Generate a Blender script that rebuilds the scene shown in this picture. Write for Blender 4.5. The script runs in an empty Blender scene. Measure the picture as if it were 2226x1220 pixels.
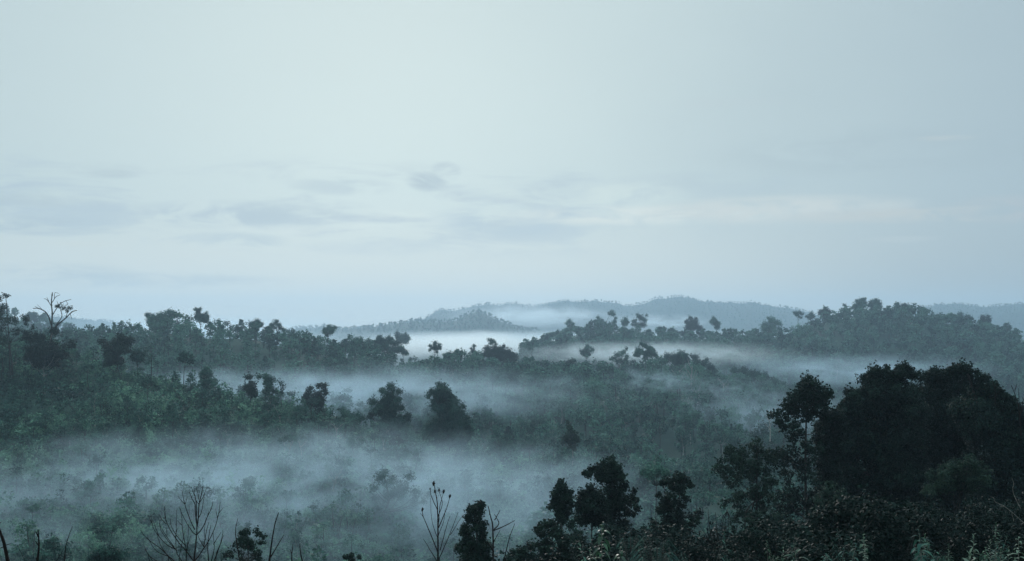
import bpy, math, random
import numpy as np
from mathutils import Vector

R = np.random.RandomState(7)
random.seed(7)
scene = bpy.context.scene
col = scene.collection

# ------------------------------------------------------------------ camera
F = 2782.0                  # focal length in photograph pixels (45 mm on a 36 mm frame)
CX, HY = 1113.0, 705.0      # optical centre column and horizon row of the photograph
ZC = 60.0                   # height of the eye above the datum
cam_d = bpy.data.cameras.new("camera")
cam = bpy.data.objects.new("camera", cam_d)
col.objects.link(cam)
cam.location = (0, 0, ZC)
cam.rotation_euler = (math.radians(90), 0, 0)
cam_d.sensor_width = 36.0
cam_d.lens = 45.0
cam_d.shift_y = (HY - 610.0) / 2226.0
cam_d.clip_start = 0.1
cam_d.clip_end = 20000
scene.camera = cam

# ------------------------------------------------------------------ render settings
scene.view_settings.view_transform = 'Standard'
scene.view_settings.look = 'None'
scene.view_settings.gamma = 1
scene.view_settings.exposure = 0.0
scene.view_settings.use_curve_mapping = False
cy = scene.cycles
cy.use_denoising = True
cy.denoiser = 'OPENIMAGEDENOISE'
cy.use_adaptive_sampling = True
cy.adaptive_threshold = 0.02
cy.max_bounces = 5
cy.diffuse_bounces = 2
cy.glossy_bounces = 1
cy.transmission_bounces = 2
cy.volume_bounces = 2
cy.transparent_max_bounces = 8
cy.volume_max_steps = 64
cy.volume_step_rate = 1.0
cy.caustics_reflective = False
cy.caustics_refractive = False

# ------------------------------------------------------------------ node helpers
class NT:
    def __init__(s, tree):
        s.t = tree
        tree.nodes.clear()
    def n(s, kind, **kw):
        nd = s.t.nodes.new(kind)
        for k, v in kw.items():
            setattr(nd, k, v)
        return nd
    def link(s, a, b):
        s.t.links.new(a, b)
    def put(s, v, sock):
        if hasattr(v, "is_output"):
            s.link(v, sock)
        else:
            sock.default_value = v
    def math(s, op, a, b=None, c=None, clamp=False):
        nd = s.n("ShaderNodeMath", operation=op, use_clamp=clamp)
        s.put(a, nd.inputs[0])
        if b is not None: s.put(b, nd.inputs[1])
        if c is not None: s.put(c, nd.inputs[2])
        return nd.outputs[0]
    def mix(s, fac, a, b):
        nd = s.n("ShaderNodeMix", data_type='RGBA')
        s.put(fac, nd.inputs[0])
        s.put(a if hasattr(a, "is_output") else (*a, 1), nd.inputs[6])
        s.put(b if hasattr(b, "is_output") else (*b, 1), nd.inputs[7])
        return nd.outputs[2]
    def smooth(s, v, lo, hi):
        nd = s.n("ShaderNodeMapRange", interpolation_type='SMOOTHSTEP')
        s.put(v, nd.inputs[0])
        nd.inputs[1].default_value = lo
        nd.inputs[2].default_value = hi
        return nd.outputs[0]
    def noise(s, vec, scale, detail=3.0, rough=0.5, dist=0.0):
        nd = s.n("ShaderNodeTexNoise")
        if vec is not None: s.link(vec, nd.inputs["Vector"])
        nd.inputs["Scale"].default_value = scale
        nd.inputs["Detail"].default_value = detail
        nd.inputs["Roughness"].default_value = rough
        nd.inputs["Distortion"].default_value = dist
        return nd.outputs["Fac"]
    def xyz(s, x, y, z):
        nd = s.n("ShaderNodeCombineXYZ")
        s.put(x, nd.inputs[0]); s.put(y, nd.inputs[1]); s.put(z, nd.inputs[2])
        return nd.outputs[0]

# ------------------------------------------------------------------ sky (dawn, thin overcast) and sun
SUN_EL, SUN_AZ = math.radians(16.0), math.radians(-6.0)      # ahead of the camera, slightly left, behind thin cloud
world = bpy.data.worlds.new("World")
scene.world = world
world.use_nodes = True
w = NT(world.node_tree)
tc = w.n("ShaderNodeTexCoord")
sep = w.n("ShaderNodeSeparateXYZ"); w.link(tc.outputs["Generated"], sep.inputs[0])
dx, dy, dz = sep.outputs
az = w.math('ARCTAN2', dx, dy)                 # azimuth from straight ahead, to the right
el = w.math('ARCSINE', dz)
sky = w.n("ShaderNodeTexSky")
sky.sky_type = 'NISHITA'; sky.sun_disc = False
sky.sun_elevation = SUN_EL; sky.sun_rotation = SUN_AZ
sky.air_density = 1.2; sky.dust_density = 3.0; sky.ozone_density = 2.0
nish = w.n("ShaderNodeVectorMath", operation='SCALE')
w.link(sky.outputs[0], nish.inputs[0]); nish.inputs[3].default_value = 0.06
# bright veil of cloud in front of the sun, bluer and darker away from it
da = w.math('MULTIPLY', w.math('ADD', az, 0.10), 1.0)
de = w.math('MULTIPLY', w.math('SUBTRACT', el, 0.12), 1.25)
dist = w.math('SQRT', w.math('ADD', w.math('MULTIPLY', da, da), w.math('MULTIPLY', de, de)))
soft = w.noise(w.xyz(w.math('MULTIPLY', az, 3.0), w.math('MULTIPLY', el, 7.0), 0.3), 1.0, 3.0)
dist2 = w.math('ADD', dist, w.math('MULTIPLY', w.math('SUBTRACT', soft, 0.5), 0.16))
veil = w.mix(w.smooth(dist2, 0.0, 0.36), (0.605, 0.742, 0.760), (0.515, 0.640, 0.670))
right = w.smooth(w.math('ADD', az, w.math('MULTIPLY', w.math('SUBTRACT', soft, 0.5), 0.2)), 0.08, 0.46)
veil = w.mix(right, veil, (0.400, 0.515, 0.575))
# horizon haze tone high cloud
veil = w.mix(w.math('MULTIPLY', w.smooth(el, 0.11, 0.0), 0.75), veil, w.mix(w.smooth(az, 0.0, 0.40), (0.755, 0.775, 0.710), (0.395, 0.445, 0.450)))
# grey-blue stratus streaks low over the horizon
cv = w.xyz(w.math('MULTIPLY', az, 9.0), w.math('MULTIPLY', el, 44.0), 1.7)
c1 = w.noise(cv, 1.0, 8.0, 0.60, 0.45)
band = w.math('MULTIPLY', w.smooth(el, 0.045, 0.075), w.smooth(el, 0.135, 0.105))
band = w.math('MULTIPLY', band, w.smooth(az, 0.22, -0.04))
veil = w.mix(w.math('MULTIPLY', w.math('MULTIPLY', w.smooth(c1, 0.46, 0.66), band), 0.85), veil, (0.43, 0.555, 0.635))
def puff(vl, ca, ce, sa, se, amt, colr):
    u = w.math('DIVIDE', w.math('SUBTRACT', az, ca), sa)
    v = w.math('DIVIDE', w.math('SUBTRACT', el, ce), se)
    r2 = w.math('ADD', w.math('MULTIPLY', u, u), w.math('MULTIPLY', v, v))
    n_ = w.noise(w.xyz(w.math('MULTIPLY', az, 17.0), w.math('MULTIPLY', el, 66.0), ca * 30), 1.0, 9.0, 0.62, 0.7)
    m_ = w.math('MULTIPLY', w.smooth(r2, 2.4, 0.0), w.smooth(n_, 0.36, 0.60))
    return w.mix(w.math('MULTIPLY', m_, min(1.0, amt * 1.15)), vl, colr)
def dirpx(x, y):
    a = math.atan((x - CX) / F)
    return a, math.atan((HY - y) / F * math.cos(a))
for (x, y, hx, hy, amt, c) in (
        (928, 395, 34, 17, .95, (.41, .535, .610)), (968, 376, 26, 18, .95, (.41, .535, .610)), (1110, 480, 140, 26, .85, (.455, .585, .660)), (1180, 462, 60, 14, .6, (.455, .585, .660)),
        (740, 405, 90, 16, .7, (.47, .60, .66)), (520, 468, 190, 24, .85, (.43, .555, .63)), (80, 490, 130, 16, .8, (.41, .53, .60)), (640, 450, 120, 16, .6, (.45, .575, .64)),
        (230, 370, 60, 14, .7, (.45, .57, .62)), (500, 524, 90, 16, .7, (.44, .565, .63)), (330, 610, 220, 14, .5, (.44, .55, .61)), (120, 590, 120, 14, .45, (.42, .53, .59)),
        (60, 435, 120, 12, .55, (.44, .555, .61)), (860, 540, 200, 14, .3, (.50, .62, .68)),
        (1560, 405, 190, 26, .45, (.45, .57, .63)), (1900, 330, 260, 40, .3, (.385, .495, .55)),
        (1400, 468, 230, 17, 1.0, (.690, .770, .755)), (1700, 456, 230, 24, .85, (.610, .680, .680)), (1990, 468, 220, 13, .8, (.540, .600, .605)), (2190, 455, 90, 22, .3, (.560, .570, .580)),
        (1290, 425, 170, 24, .55, (.660, .780, .760)), (1960, 520, 60, 6, .5, (.52, .60, .62)), (2050, 301, 60, 5, .45, (.53, .60, .62)), (1560, 225, 120, 10, .2, (.50, .60, .64)),
        (820, 480, 130, 18, .5, (.69, .80, .79)), (640, 500, 110, 10, .4, (.66, .76, .76)), (180, 530, 60, 5, .4, (.62, .69, .66))):
    a, e = dirpx(x, y)
    veil = puff(veil, a, e, hx / F, hy / F, amt, c)
skyc = w.mix(0.975, nish.outputs[0], veil)
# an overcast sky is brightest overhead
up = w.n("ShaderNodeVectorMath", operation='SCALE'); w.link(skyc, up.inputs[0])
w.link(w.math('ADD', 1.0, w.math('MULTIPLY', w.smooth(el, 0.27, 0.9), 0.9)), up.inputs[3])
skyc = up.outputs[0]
skyc = w.mix(w.smooth(dz, 0.0, -0.05), skyc, (0.03, 0.045, 0.045))
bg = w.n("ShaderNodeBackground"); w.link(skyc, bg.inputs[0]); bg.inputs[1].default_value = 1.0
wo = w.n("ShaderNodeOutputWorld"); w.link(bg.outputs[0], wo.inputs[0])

sun_d = bpy.data.lights.new("sun", 'SUN')
sun_d.energy = 1.3; sun_d.angle = math.radians(14); sun_d.color = (1.0, 0.97, 0.93)
sun = bpy.data.objects.new("sun", sun_d); col.objects.link(sun)
sdir = Vector((math.sin(SUN_AZ) * math.cos(SUN_EL), math.cos(SUN_AZ) * math.cos(SUN_EL), math.sin(SUN_EL)))
sun.rotation_euler = sdir.to_track_quat('Z', 'Y').to_euler()
sun.location = (0, 0, 400)

# ------------------------------------------------------------------ mesh helpers
def make_mesh(name, verts, quads=None, tris=None, mats=(), qmat=None, tmat=None, tint=None, smooth=False):
    verts = np.asarray(verts, dtype=np.float32)
    quads = np.zeros((0, 4), np.int32) if quads is None or len(quads) == 0 else np.asarray(quads, np.int32)
    tris = np.zeros((0, 3), np.int32) if tris is None or len(tris) == 0 else np.asarray(tris, np.int32)
    me = bpy.data.meshes.new(name)
    nq, nt = len(quads), len(tris)
    me.vertices.add(len(verts)); me.vertices.foreach_set("co", verts.ravel())
    me.loops.add(nq * 4 + nt * 3)
    me.loops.foreach_set("vertex_index", np.concatenate([quads.ravel(), tris.ravel()]))
    me.polygons.add(nq + nt)
    me.polygons.foreach_set("loop_start", np.concatenate([np.arange(nq) * 4, nq * 4 + np.arange(nt) * 3]).astype(np.int32))
    for m in mats: me.materials.append(m)
    if qmat is not None or tmat is not None:
        q = np.zeros(nq, np.int32) if qmat is None else np.asarray(qmat, np.int32)
        t = np.zeros(nt, np.int32) if tmat is None else np.asarray(tmat, np.int32)
        me.polygons.foreach_set("material_index", np.concatenate([q, t]))
    if smooth:
        me.polygons.foreach_set("use_smooth", np.ones(nq + nt, bool))
    if tint is not None:
        at = me.attributes.new("tint", 'FLOAT', 'POINT')
        at.data.foreach_set("value", np.asarray(tint, np.float32))
    me.update(calc_edges=True)
    me.validate()
    return me

class MB:                                    # collects tubes and leaves into one mesh
    def __init__(s): s.v, s.q, s.m, s.t, s.n = [], [], [], [], 0
    def add(s, v, q, m=0, tint=0.5):
        v = np.asarray(v, float); q = np.asarray(q, int)
        s.v.append(v); s.q.append(q + s.n); s.n += len(v)
        s.m.append(np.full(len(q), m) if np.isscalar(m) else m)
        s.t.append(np.full(len(v), tint) if np.isscalar(tint) else tint)
    def arrays(s):
        if not s.v: return np.zeros((0, 3)), np.zeros((0, 4), int), np.zeros(0, int), np.zeros(0)
        return np.concatenate(s.v), np.concatenate(s.q), np.concatenate(s.m), np.concatenate(s.t)
    def mesh(s, name, mats, smooth=False):
        v, q, m, t = s.arrays()
        return make_mesh(name, v, q, mats=mats, qmat=m, tint=t, smooth=smooth)

def tube(pts, radii, sides=6):
    pts = np.asarray(pts, float); n = len(pts)
    radii = np.broadcast_to(np.asarray(radii, float), (n,))
    tan = np.gradient(pts, axis=0)
    tan /= np.linalg.norm(tan, axis=1, keepdims=True) + 1e-9
    up = np.array([0.31, 0.95, 0.05])
    a = np.cross(tan, up); a /= np.linalg.norm(a, axis=1, keepdims=True) + 1e-9
    b = np.cross(tan, a)
    th = np.arange(sides) * 2 * np.pi / sides
    ring = (a[:, None] * np.cos(th)[None, :, None] + b[:, None] * np.sin(th)[None, :, None]) * radii[:, None, None]
    v = (pts[:, None] + ring).reshape(-1, 3)
    i = np.arange(n - 1)[:, None] * sides; j = np.arange(sides)[None]; k = (j + 1) % sides
    q = np.stack([i + j, i + k, i + sides + k, i + sides + j], -1).reshape(-1, 4)
    return v, q

def curve(p, n=8, rng=None, wob=0.0):         # smooth path through control points
    p = np.asarray(p, float)
    if len(p) < 3:
        t = np.linspace(0, 1, n)[:, None]; out = p[0] * (1 - t) + p[-1] * t
    else:
        e = np.vstack([2 * p[0] - p[1], p, 2 * p[-1] - p[-2]])
        out = []
        m = max(2, int(math.ceil(n / (len(p) - 1))))
        for i in range(len(p) - 1):
            t = np.linspace(0, 1, m, endpoint=(i == len(p) - 2))[:, None]
            a, b, c, d = e[i], e[i + 1], e[i + 2], e[i + 3]
            out.append(0.5 * (2 * b + (c - a) * t + (2 * a - 5 * b + 4 * c - d) * t * t + (3 * b - a - 3 * c + d) * t ** 3))
        out = np.concatenate(out)
    if wob and rng is not None:
        k = rng.normal(size=out.shape) * wob; k[0] = 0
        out = out + k
    return out

def unit(v): return v / (np.linalg.norm(v, axis=-1, keepdims=True) + 1e-9)

def leaf_quads(c, nrm, L, W, rng, droop=0.0):
    """kite-shaped leaves at points c facing nrm"""
    n = len(c)
    r = rng.normal(size=(n, 3)); r[:, 2] -= droop
    t = unit(r - nrm * np.sum(r * nrm, 1, keepdims=True))
    b = np.cross(nrm, t)
    L = np.broadcast_to(L, (n,))[:, None]; W = np.broadcast_to(W, (n,))[:, None]
    v = np.stack([c - t * L * .5, c + b * W * .5 + nrm * L * .06, c + t * L * .5, c - b * W * .5 + nrm * L * .06], 1).reshape(-1, 3)
    q = (np.arange(n)[:, None] * 4 + np.arange(4)[None])
    return v, q

def crown_leaves(mb, blobs, leaf, rng, dens=9.0, flat=0.85, tint0=0.5, mat=0, droop=0.0, aspect=0.55):
    """blobs: (x,y,z,r). Each is broken into smaller clumps whose shells carry the leaves."""
    for (x, y, z, r) in blobs:
        c0 = np.array([x, y, z])
        k = max(3, int(7 + rng.randint(5)))
        d = unit(rng.normal(size=(k, 3))); d[:, 2] *= flat
        sub = c0 + d * r * rng.uniform(.45, .80, (k, 1))
        sub = np.vstack([sub, c0]); rs = np.append(r * rng.uniform(.28, .52, k), r * .6)
        k2 = 4 + rng.randint(3); d2 = unit(rng.normal(size=(k2, 3)) + np.array([0, 0, .25]))
        sub = np.vstack([sub, c0 + d2 * r * rng.uniform(.95, 1.25, (k2, 1))]); rs = np.append(rs, r * rng.uniform(.12, .24, k2))
        tb = tint0 + rng.uniform(-.22, .22)
        for s, q in zip(sub, rs):
            n = int(max(5, dens * (q / leaf) ** 2 * 1.15))
            u = unit(rng.normal(size=(n, 3)))
            rad = q * (rng.uniform(.35, 1.0, (n, 1)) ** .55) * (1 + .12 * rng.normal(size=(n, 1)))
            p = s + u * rad * np.array([1, 1, flat])
            nr = unit(u * .7 + np.array([0, 0, .55]) + rng.normal(size=(n, 3)) * .55)
            L = leaf * rng.uniform(.65, 1.35, n)
            v, qq = leaf_quads(p, nr, L, L * aspect, rng, droop)
            tt = np.clip(tb + rng.uniform(-.12, .12) + rng.normal(size=n) * .10, 0, 1)
            mb.add(v, qq, mat, np.repeat(tt, 4))

def woody(mb, base, blobs, r0, rng, mat=0, stems=1, sides=6, branch_every=1, top_frac=.9):
    """tapered trunk(s) from base with a limb to each blob"""
    bl = np.asarray(blobs, float); base = np.asarray(base, float)
    top = bl[np.argmax(bl[:, 2])][:3]; cen = np.average(bl[:, :3], axis=0, weights=bl[:, 3] ** 2)
    zmin = bl[:, 2].min()
    paths = []
    for s_ in range(stems):
        off = np.array([rng.uniform(-1, 1), rng.uniform(-1, 1), 0]) * (0 if stems == 1 else r0 * 4)
        tgt = top if s_ == 0 else bl[rng.randint(len(bl))][:3]
        mid = base + off + (cen - base) * np.array([.55, .55, .62]) + rng.normal(size=3) * r0 * .8
        b0 = base + off - np.array([0, 0, .6])
        p = curve([b0, base + off + (mid - base - off) * .35 + rng.normal(size=3) * r0 * .5, mid, tgt * top_frac + cen * (1 - top_frac)], 14)
        rr = r0 * (1 if s_ == 0 else .7) * np.linspace(1, .16, len(p)) ** .85
        rr[0] *= 1.5; rr[1] *= 1.12
        mb.add(*tube(p, rr, sides), mat); paths.append((p, rr))
    for i, b in enumerate(bl):
        if i % branch_every: continue
        p, rr = paths[rng.randint(len(paths))]
        c = b[:3]; h = np.hypot(*(p[:, :2] - c[:2]).T)
        want = c[2] - .75 * h - .15 * b[3]
        want = np.maximum(want, base[2] + .30 * (cen[2] - base[2]))
        j = int(np.argmin(np.abs(p[:, 2] - want) + .1 * h)); j = min(max(j, 3), len(p) - 2)
        a = p[j]; m = (a + c) / 2 + np.array([0, 0, -.06]) * np.linalg.norm(c - a) + rng.normal(size=3) * .05 * np.linalg.norm(c - a)
        br = curve([a, m, c], 7)
        mb.add(*tube(br, min(rr[j] * .6, r0 * .38) * np.linspace(1, .2, len(br)), 5), mat)

# value noise
_lat = R.uniform(-1, 1, (512, 512))
def vnoise(x, y):
    xi, yi = np.floor(x).astype(int), np.floor(y).astype(int)
    fx, fy = x - xi, y - yi
    fx, fy = fx * fx * (3 - 2 * fx), fy * fy * (3 - 2 * fy)
    g = lambda a, b: _lat[a % 512, b % 512]
    return (g(xi, yi) * (1 - fx) + g(xi + 1, yi) * fx) * (1 - fy) + (g(xi, yi + 1) * (1 - fx) + g(xi + 1, yi + 1) * fx) * fy
def fbm(x, y, o=3):
    return sum(vnoise(x * 2 ** i + 17 * i, y * 2 ** i + 5 * i) * .5 ** i for i in range(o))

# ------------------------------------------------------------------ terrain: a sheet of hills and valleys
def K(*p): a = np.array(p, float); return a[:, 0], a[:, 1]
B_D = K((-400, 362), (0, 345), (450, 325), (800, 305), (1150, 285), (1350, 270))
B_Y = K((-400, 738), (0, 750), (150, 772), (250, 800), (350, 828), (450, 852), (600, 888), (750, 925), (900, 960), (1150, 1008), (1350, 1040), (1600, 1090), (2000, 1130))
C_Y = K((-400, 765), (0, 757), (150, 752), (250, 742), (350, 726), (450, 732), (550, 740), (700, 772), (800, 780), (900, 806), (1000, 806), (1100, 812), (1200, 822), (1300, 828), (1400, 812), (1500, 820), (1600, 846), (1690, 868), (1800, 895), (2000, 925), (2226, 945), (2700, 965))
D_Y = K((900, 900), (1050, 830), (1150, 768), (1230, 740), (1300, 730), (1400, 740), (1500, 743), (1600, 743), (1700, 730), (1750, 707), (1800, 693), (1850, 688), (1900, 684), (1980, 690), (2060, 710), (2140, 724), (2226, 745), (2500, 785))
F_Y = K((-500, 655), (0, 684), (60, 696), (100, 708), (150, 728), (220, 752), (330, 790))
E1_Y = K((480, 770), (580, 735), (640, 713), (700, 706), (760, 711), (830, 706), (900, 699), (960, 701), (1000, 688), (1040, 673), (1080, 689), (1120, 706), (1200, 728), (1330, 765))
E2_Y = K((-500, 692), (150, 688), (200, 696), (260, 710), (350, 726), (700, 724), (850, 705), (920, 688), (960, 676), (1000, 670), (1060, 661), (1120, 659), (1180, 662), (1230, 657), (1300, 657), (1370, 660), (1430, 653), (1480, 646), (1530, 655), (1600, 661), (1660, 660), (1720, 669), (1780, 684), (1850, 692), (1950, 680), (2000, 668), (2060, 665), (2130, 662), (2226, 664), (2700, 655))
FLOOR_NEAR = K((-400, -24), (300, -24.5), (800, -28), (1200, -34), (1600, -40), (2226, -44))
KA = K((-800, .25), (300, .24), (900, .205), (1300, .178), (1700, .152), (2226, .138), (3000, .12))
DA = K((-400, 55), (600, 60), (1300, 78), (1700, 100), (2226, 125))
def sm(t): t = np.clip(t, 0, 1); return t * t * (3 - 2 * t)
def ridge(D, xp, dc, yk, front, back_slope, foot):
    y = np.interp(xp, *yk)
    if front > 600: y = y - 4.5 * fbm(xp / 34 + dc, xp * 0 + 3.3, 4)          # uneven far crests
    zc = -(y - HY) / F * dc
    t = (dc - D) / front
    up = zc + (foot - zc) * (0.35 * sm(t) + 0.65 * np.clip(t, 0, 1) ** 1.15)
    up = np.where(t > 1, foot - (t - 1) * front * .25, up)
    dn = zc - back_slope * (D - dc) * sm((D - dc) / 40 + .3)
    return np.where(D < dc, up, dn)
def H(X, Y):
    X = np.asarray(X, float); Y = np.asarray(Y, float)
    r = np.hypot(X, Y); az_ = np.clip(np.arctan2(X, Y), -1.15, 1.15)
    D = r * np.cos(az_); xp = np.clip(CX + F * np.tan(az_), -900, 3200)
    floor = np.interp(xp, *FLOOR_NEAR) + np.interp(D, [0, 200, 260, 420, 700, 1500, 6000], [0, 0, -3, -8, -12, -26, -30])
    ka, da = np.interp(xp, *KA), np.interp(xp, *DA)
    A = -1.75 - ka * D - np.maximum(D - da, 0) * .38
    dB = np.interp(xp, *B_D)
    B = ridge(D, xp, dB, B_Y, 108, .38, np.interp(xp, *FLOOR_NEAR))
    C = ridge(D, xp, np.full_like(D, 640.), (C_Y[0], C_Y[1] - 3), 240, .30, -45.)
    Dd = ridge(D, xp, np.full_like(D, 1080.), (D_Y[0], D_Y[1] - 4), 270, .30, -48.)
    Ff = ridge(D, xp, np.full_like(D, 1300.), F_Y, 260, .25, -60.)
    E1 = ridge(D, xp, np.full_like(D, 3000.), E1_Y, 700, .15, -70.)
    E2 = ridge(D, xp, np.full_like(D, 4300.), E2_Y, 1000, .12, -80.)
    k = 1.6
    st = np.stack([floor, A, B, C, Dd, Ff, E1, E2]); mx = st.max(0)
    z = mx + k * np.log(np.exp((st - mx) / k).sum(0)) - .4
    amp = np.interp(D, [0, 40, 120, 300, 1000, 4000], [.12, .35, 1.1, 1.6, 3.0, 6.0])
    return ZC + z + amp * fbm(X / (6 + D * .06), Y / (6 + D * .06)) * .6
def Hs(x, y): return float(H(np.array([x]), np.array([y]))[0])
def wpt(px, py, d): return np.array([(px - CX) / F * d, d, ZC - (py - HY) / F * d])

# ------------------------------------------------------------------ materials
def mat_new(name):
    m = bpy.data.materials.new(name); m.use_nodes = True
    return m, NT(m.node_tree)
def foliage_material(name, dark, mid, light, translucent=.18, rough=.6, spec=.10):
    m, n = mat_new(name)
    at = n.n("ShaderNodeAttribute", attribute_name="tint")
    oi = n.n("ShaderNodeObjectInfo")
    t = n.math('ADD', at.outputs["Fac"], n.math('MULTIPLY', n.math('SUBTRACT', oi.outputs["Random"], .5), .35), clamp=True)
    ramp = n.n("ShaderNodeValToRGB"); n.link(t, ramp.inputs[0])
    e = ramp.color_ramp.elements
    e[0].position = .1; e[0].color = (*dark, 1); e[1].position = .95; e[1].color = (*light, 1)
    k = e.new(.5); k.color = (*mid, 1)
    p = n.n("ShaderNodeBsdfPrincipled")
    n.link(ramp.outputs[0], p.inputs["Base Color"]); p.inputs["Roughness"].default_value = rough
    p.inputs["Specular IOR Level"].default_value = spec
    tr = n.n("ShaderNodeBsdfTranslucent"); n.link(ramp.outputs[0], tr.inputs[0])
    mx = n.n("ShaderNodeMixShader"); mx.inputs[0].default_value = translucent
    n.link(p.outputs[0], mx.inputs[1]); n.link(tr.outputs[0], mx.inputs[2])
    o = n.n("ShaderNodeOutputMaterial"); n.link(mx.outputs[0], o.inputs[0])
    return m
LEAF = foliage_material("tree_leaves", (.009, .029, .027), (.027, .082, .070), (.085, .205, .155))
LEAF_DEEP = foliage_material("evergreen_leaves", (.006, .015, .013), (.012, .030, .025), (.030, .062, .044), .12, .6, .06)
SCRUB = foliage_material("scrub_leaves", (.011, .036, .033), (.042, .122, .095), (.145, .300, .205))
PALE_LEAF = foliage_material("silvery_leaves", (.08, .13, .095), (.15, .22, .165), (.28, .35, .28), .2, .5)
FRESH = foliage_material("broad_green_leaves", (.022, .055, .036), (.038, .09, .055), (.06, .14, .08), .2, .45, .2)
def bark_material(name, a, b, sc=6.0):
    m, n = mat_new(name)
    g = n.n("ShaderNodeTexCoord")
    mp = n.n("ShaderNodeMapping"); n.link(g.outputs["Object"], mp.inputs[0]); mp.inputs[3].default_value = (1, 1, .25)
    f = n.noise(mp.outputs[0], sc, 5, .6)
    p = n.n("ShaderNodeBsdfPrincipled"); n.link(n.mix(n.smooth(f, .35, .65), a, b), p.inputs["Base Color"])
    p.inputs["Roughness"].default_value = .9; p.inputs["Specular IOR Level"].default_value = .08
    bp = n.n("ShaderNodeBump"); bp.inputs["Strength"].default_value = .5; n.link(f, bp.inputs["Height"]); n.link(bp.outputs[0], p.inputs["Normal"])
    o = n.n("ShaderNodeOutputMaterial"); n.link(p.outputs[0], o.inputs[0])
    return m
BARK = bark_material("dark_bark", (.025, .026, .026), (.055, .055, .052))
PALE_BARK = bark_material("pale_bark", (.16, .17, .165), (.32, .33, .32))
TWIG = bark_material("wet_twig_bark", (.010, .009, .0085), (.022, .019, .018), 30)
DRY = bark_material("dry_grey_twig", (.12, .12, .11), (.24, .23, .21), 30)
def ground_material():
    m, n = mat_new("grass_and_soil")
    g = n.n("ShaderNodeNewGeometry")
    f1 = n.noise(g.outputs["Position"], .035, 6, .6); f2 = n.noise(g.outputs["Position"], .9, 5, .65)
    c = n.mix(n.smooth(f1, .35, .65), (.014, .034, .030), (.030, .068, .054))
    c = n.mix(n.math('MULTIPLY', n.smooth(f2, .5, .75), .6), c, (.030, .032, .026))
    p = n.n("ShaderNodeBsdfPrincipled"); n.link(c, p.inputs["Base Color"]); p.inputs["Roughness"].default_value = .95
    p.inputs["Specular IOR Level"].default_value = .1
    bp = n.n("ShaderNodeBump"); bp.inputs["Strength"].default_value = .8; bp.inputs["Distance"].default_value = .5
    n.link(f2, bp.inputs["Height"]); n.link(bp.outputs[0], p.inputs["Normal"])
    o = n.n("ShaderNodeOutputMaterial"); n.link(p.outputs[0], o.inputs[0])
    return m
GROUND = ground_material()

# ------------------------------------------------------------------ ground sheet
azs = np.radians(np.concatenate([np.arange(-180, -40, 5.), np.arange(-40, -26, .5), np.linspace(-26, 26, 560), np.arange(26.5, 40, .5), np.arange(40, 180, 5.)]))
rs = np.concatenate([[.3], np.geomspace(1.0, 5900, 430)])
AZ, RR = np.meshgrid(azs, rs, indexing='ij')
na, nr = AZ.shape
lim = 4600.0
X_ = RR * np.sin(AZ); Y_ = RR * np.cos(AZ)
Y_ = np.where(Y_ < -150, -150 - (np.abs(Y_) - 150) * .05, Y_)
X_ = np.clip(X_, -lim, lim)
gv = np.stack([X_, Y_, H(X_, Y_)], -1).reshape(-1, 3)
ii = np.arange(na)[:, None]; jj = np.arange(nr - 1)[None]; i2 = (ii + 1) % na
gq = np.stack([ii * nr + jj, i2 * nr + jj, i2 * nr + jj + 1, ii * nr + jj + 1], -1).reshape(-1, 4)[:, ::-1]
ground = bpy.data.objects.new("ground", make_mesh("ground", gv, gq, mats=[GROUND], smooth=True))
ground["kind"] = "structure"; ground["label"] = "rolling green hills and misty valleys under the forest"; ground["category"] = "hills"
col.objects.link(ground)

# ------------------------------------------------------------------ object helpers
USED = set()
def tag(o, label, cat, group=None, kind=None):
    o["label"] = label; o["category"] = cat
    if group: o["group"] = group
    if kind: o["kind"] = kind
    USED.add(label)
def thing(name, label, cat, loc, group=None):
    o = bpy.data.objects.new(name, None); col.objects.link(o)
    o.location = tuple(map(float, loc)); o.empty_display_size = .5
    tag(o, label, cat, group)
    return o
def part(name, me, parent):
    o = bpy.data.objects.new(name, me); col.objects.link(o); o.parent = parent
    return o
def single(name, me, loc, label, cat, group=None, kind=None):
    o = bpy.data.objects.new(name, me); col.objects.link(o); o.location = tuple(map(float, loc))
    tag(o, label, cat, group, kind)
    return o

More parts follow.
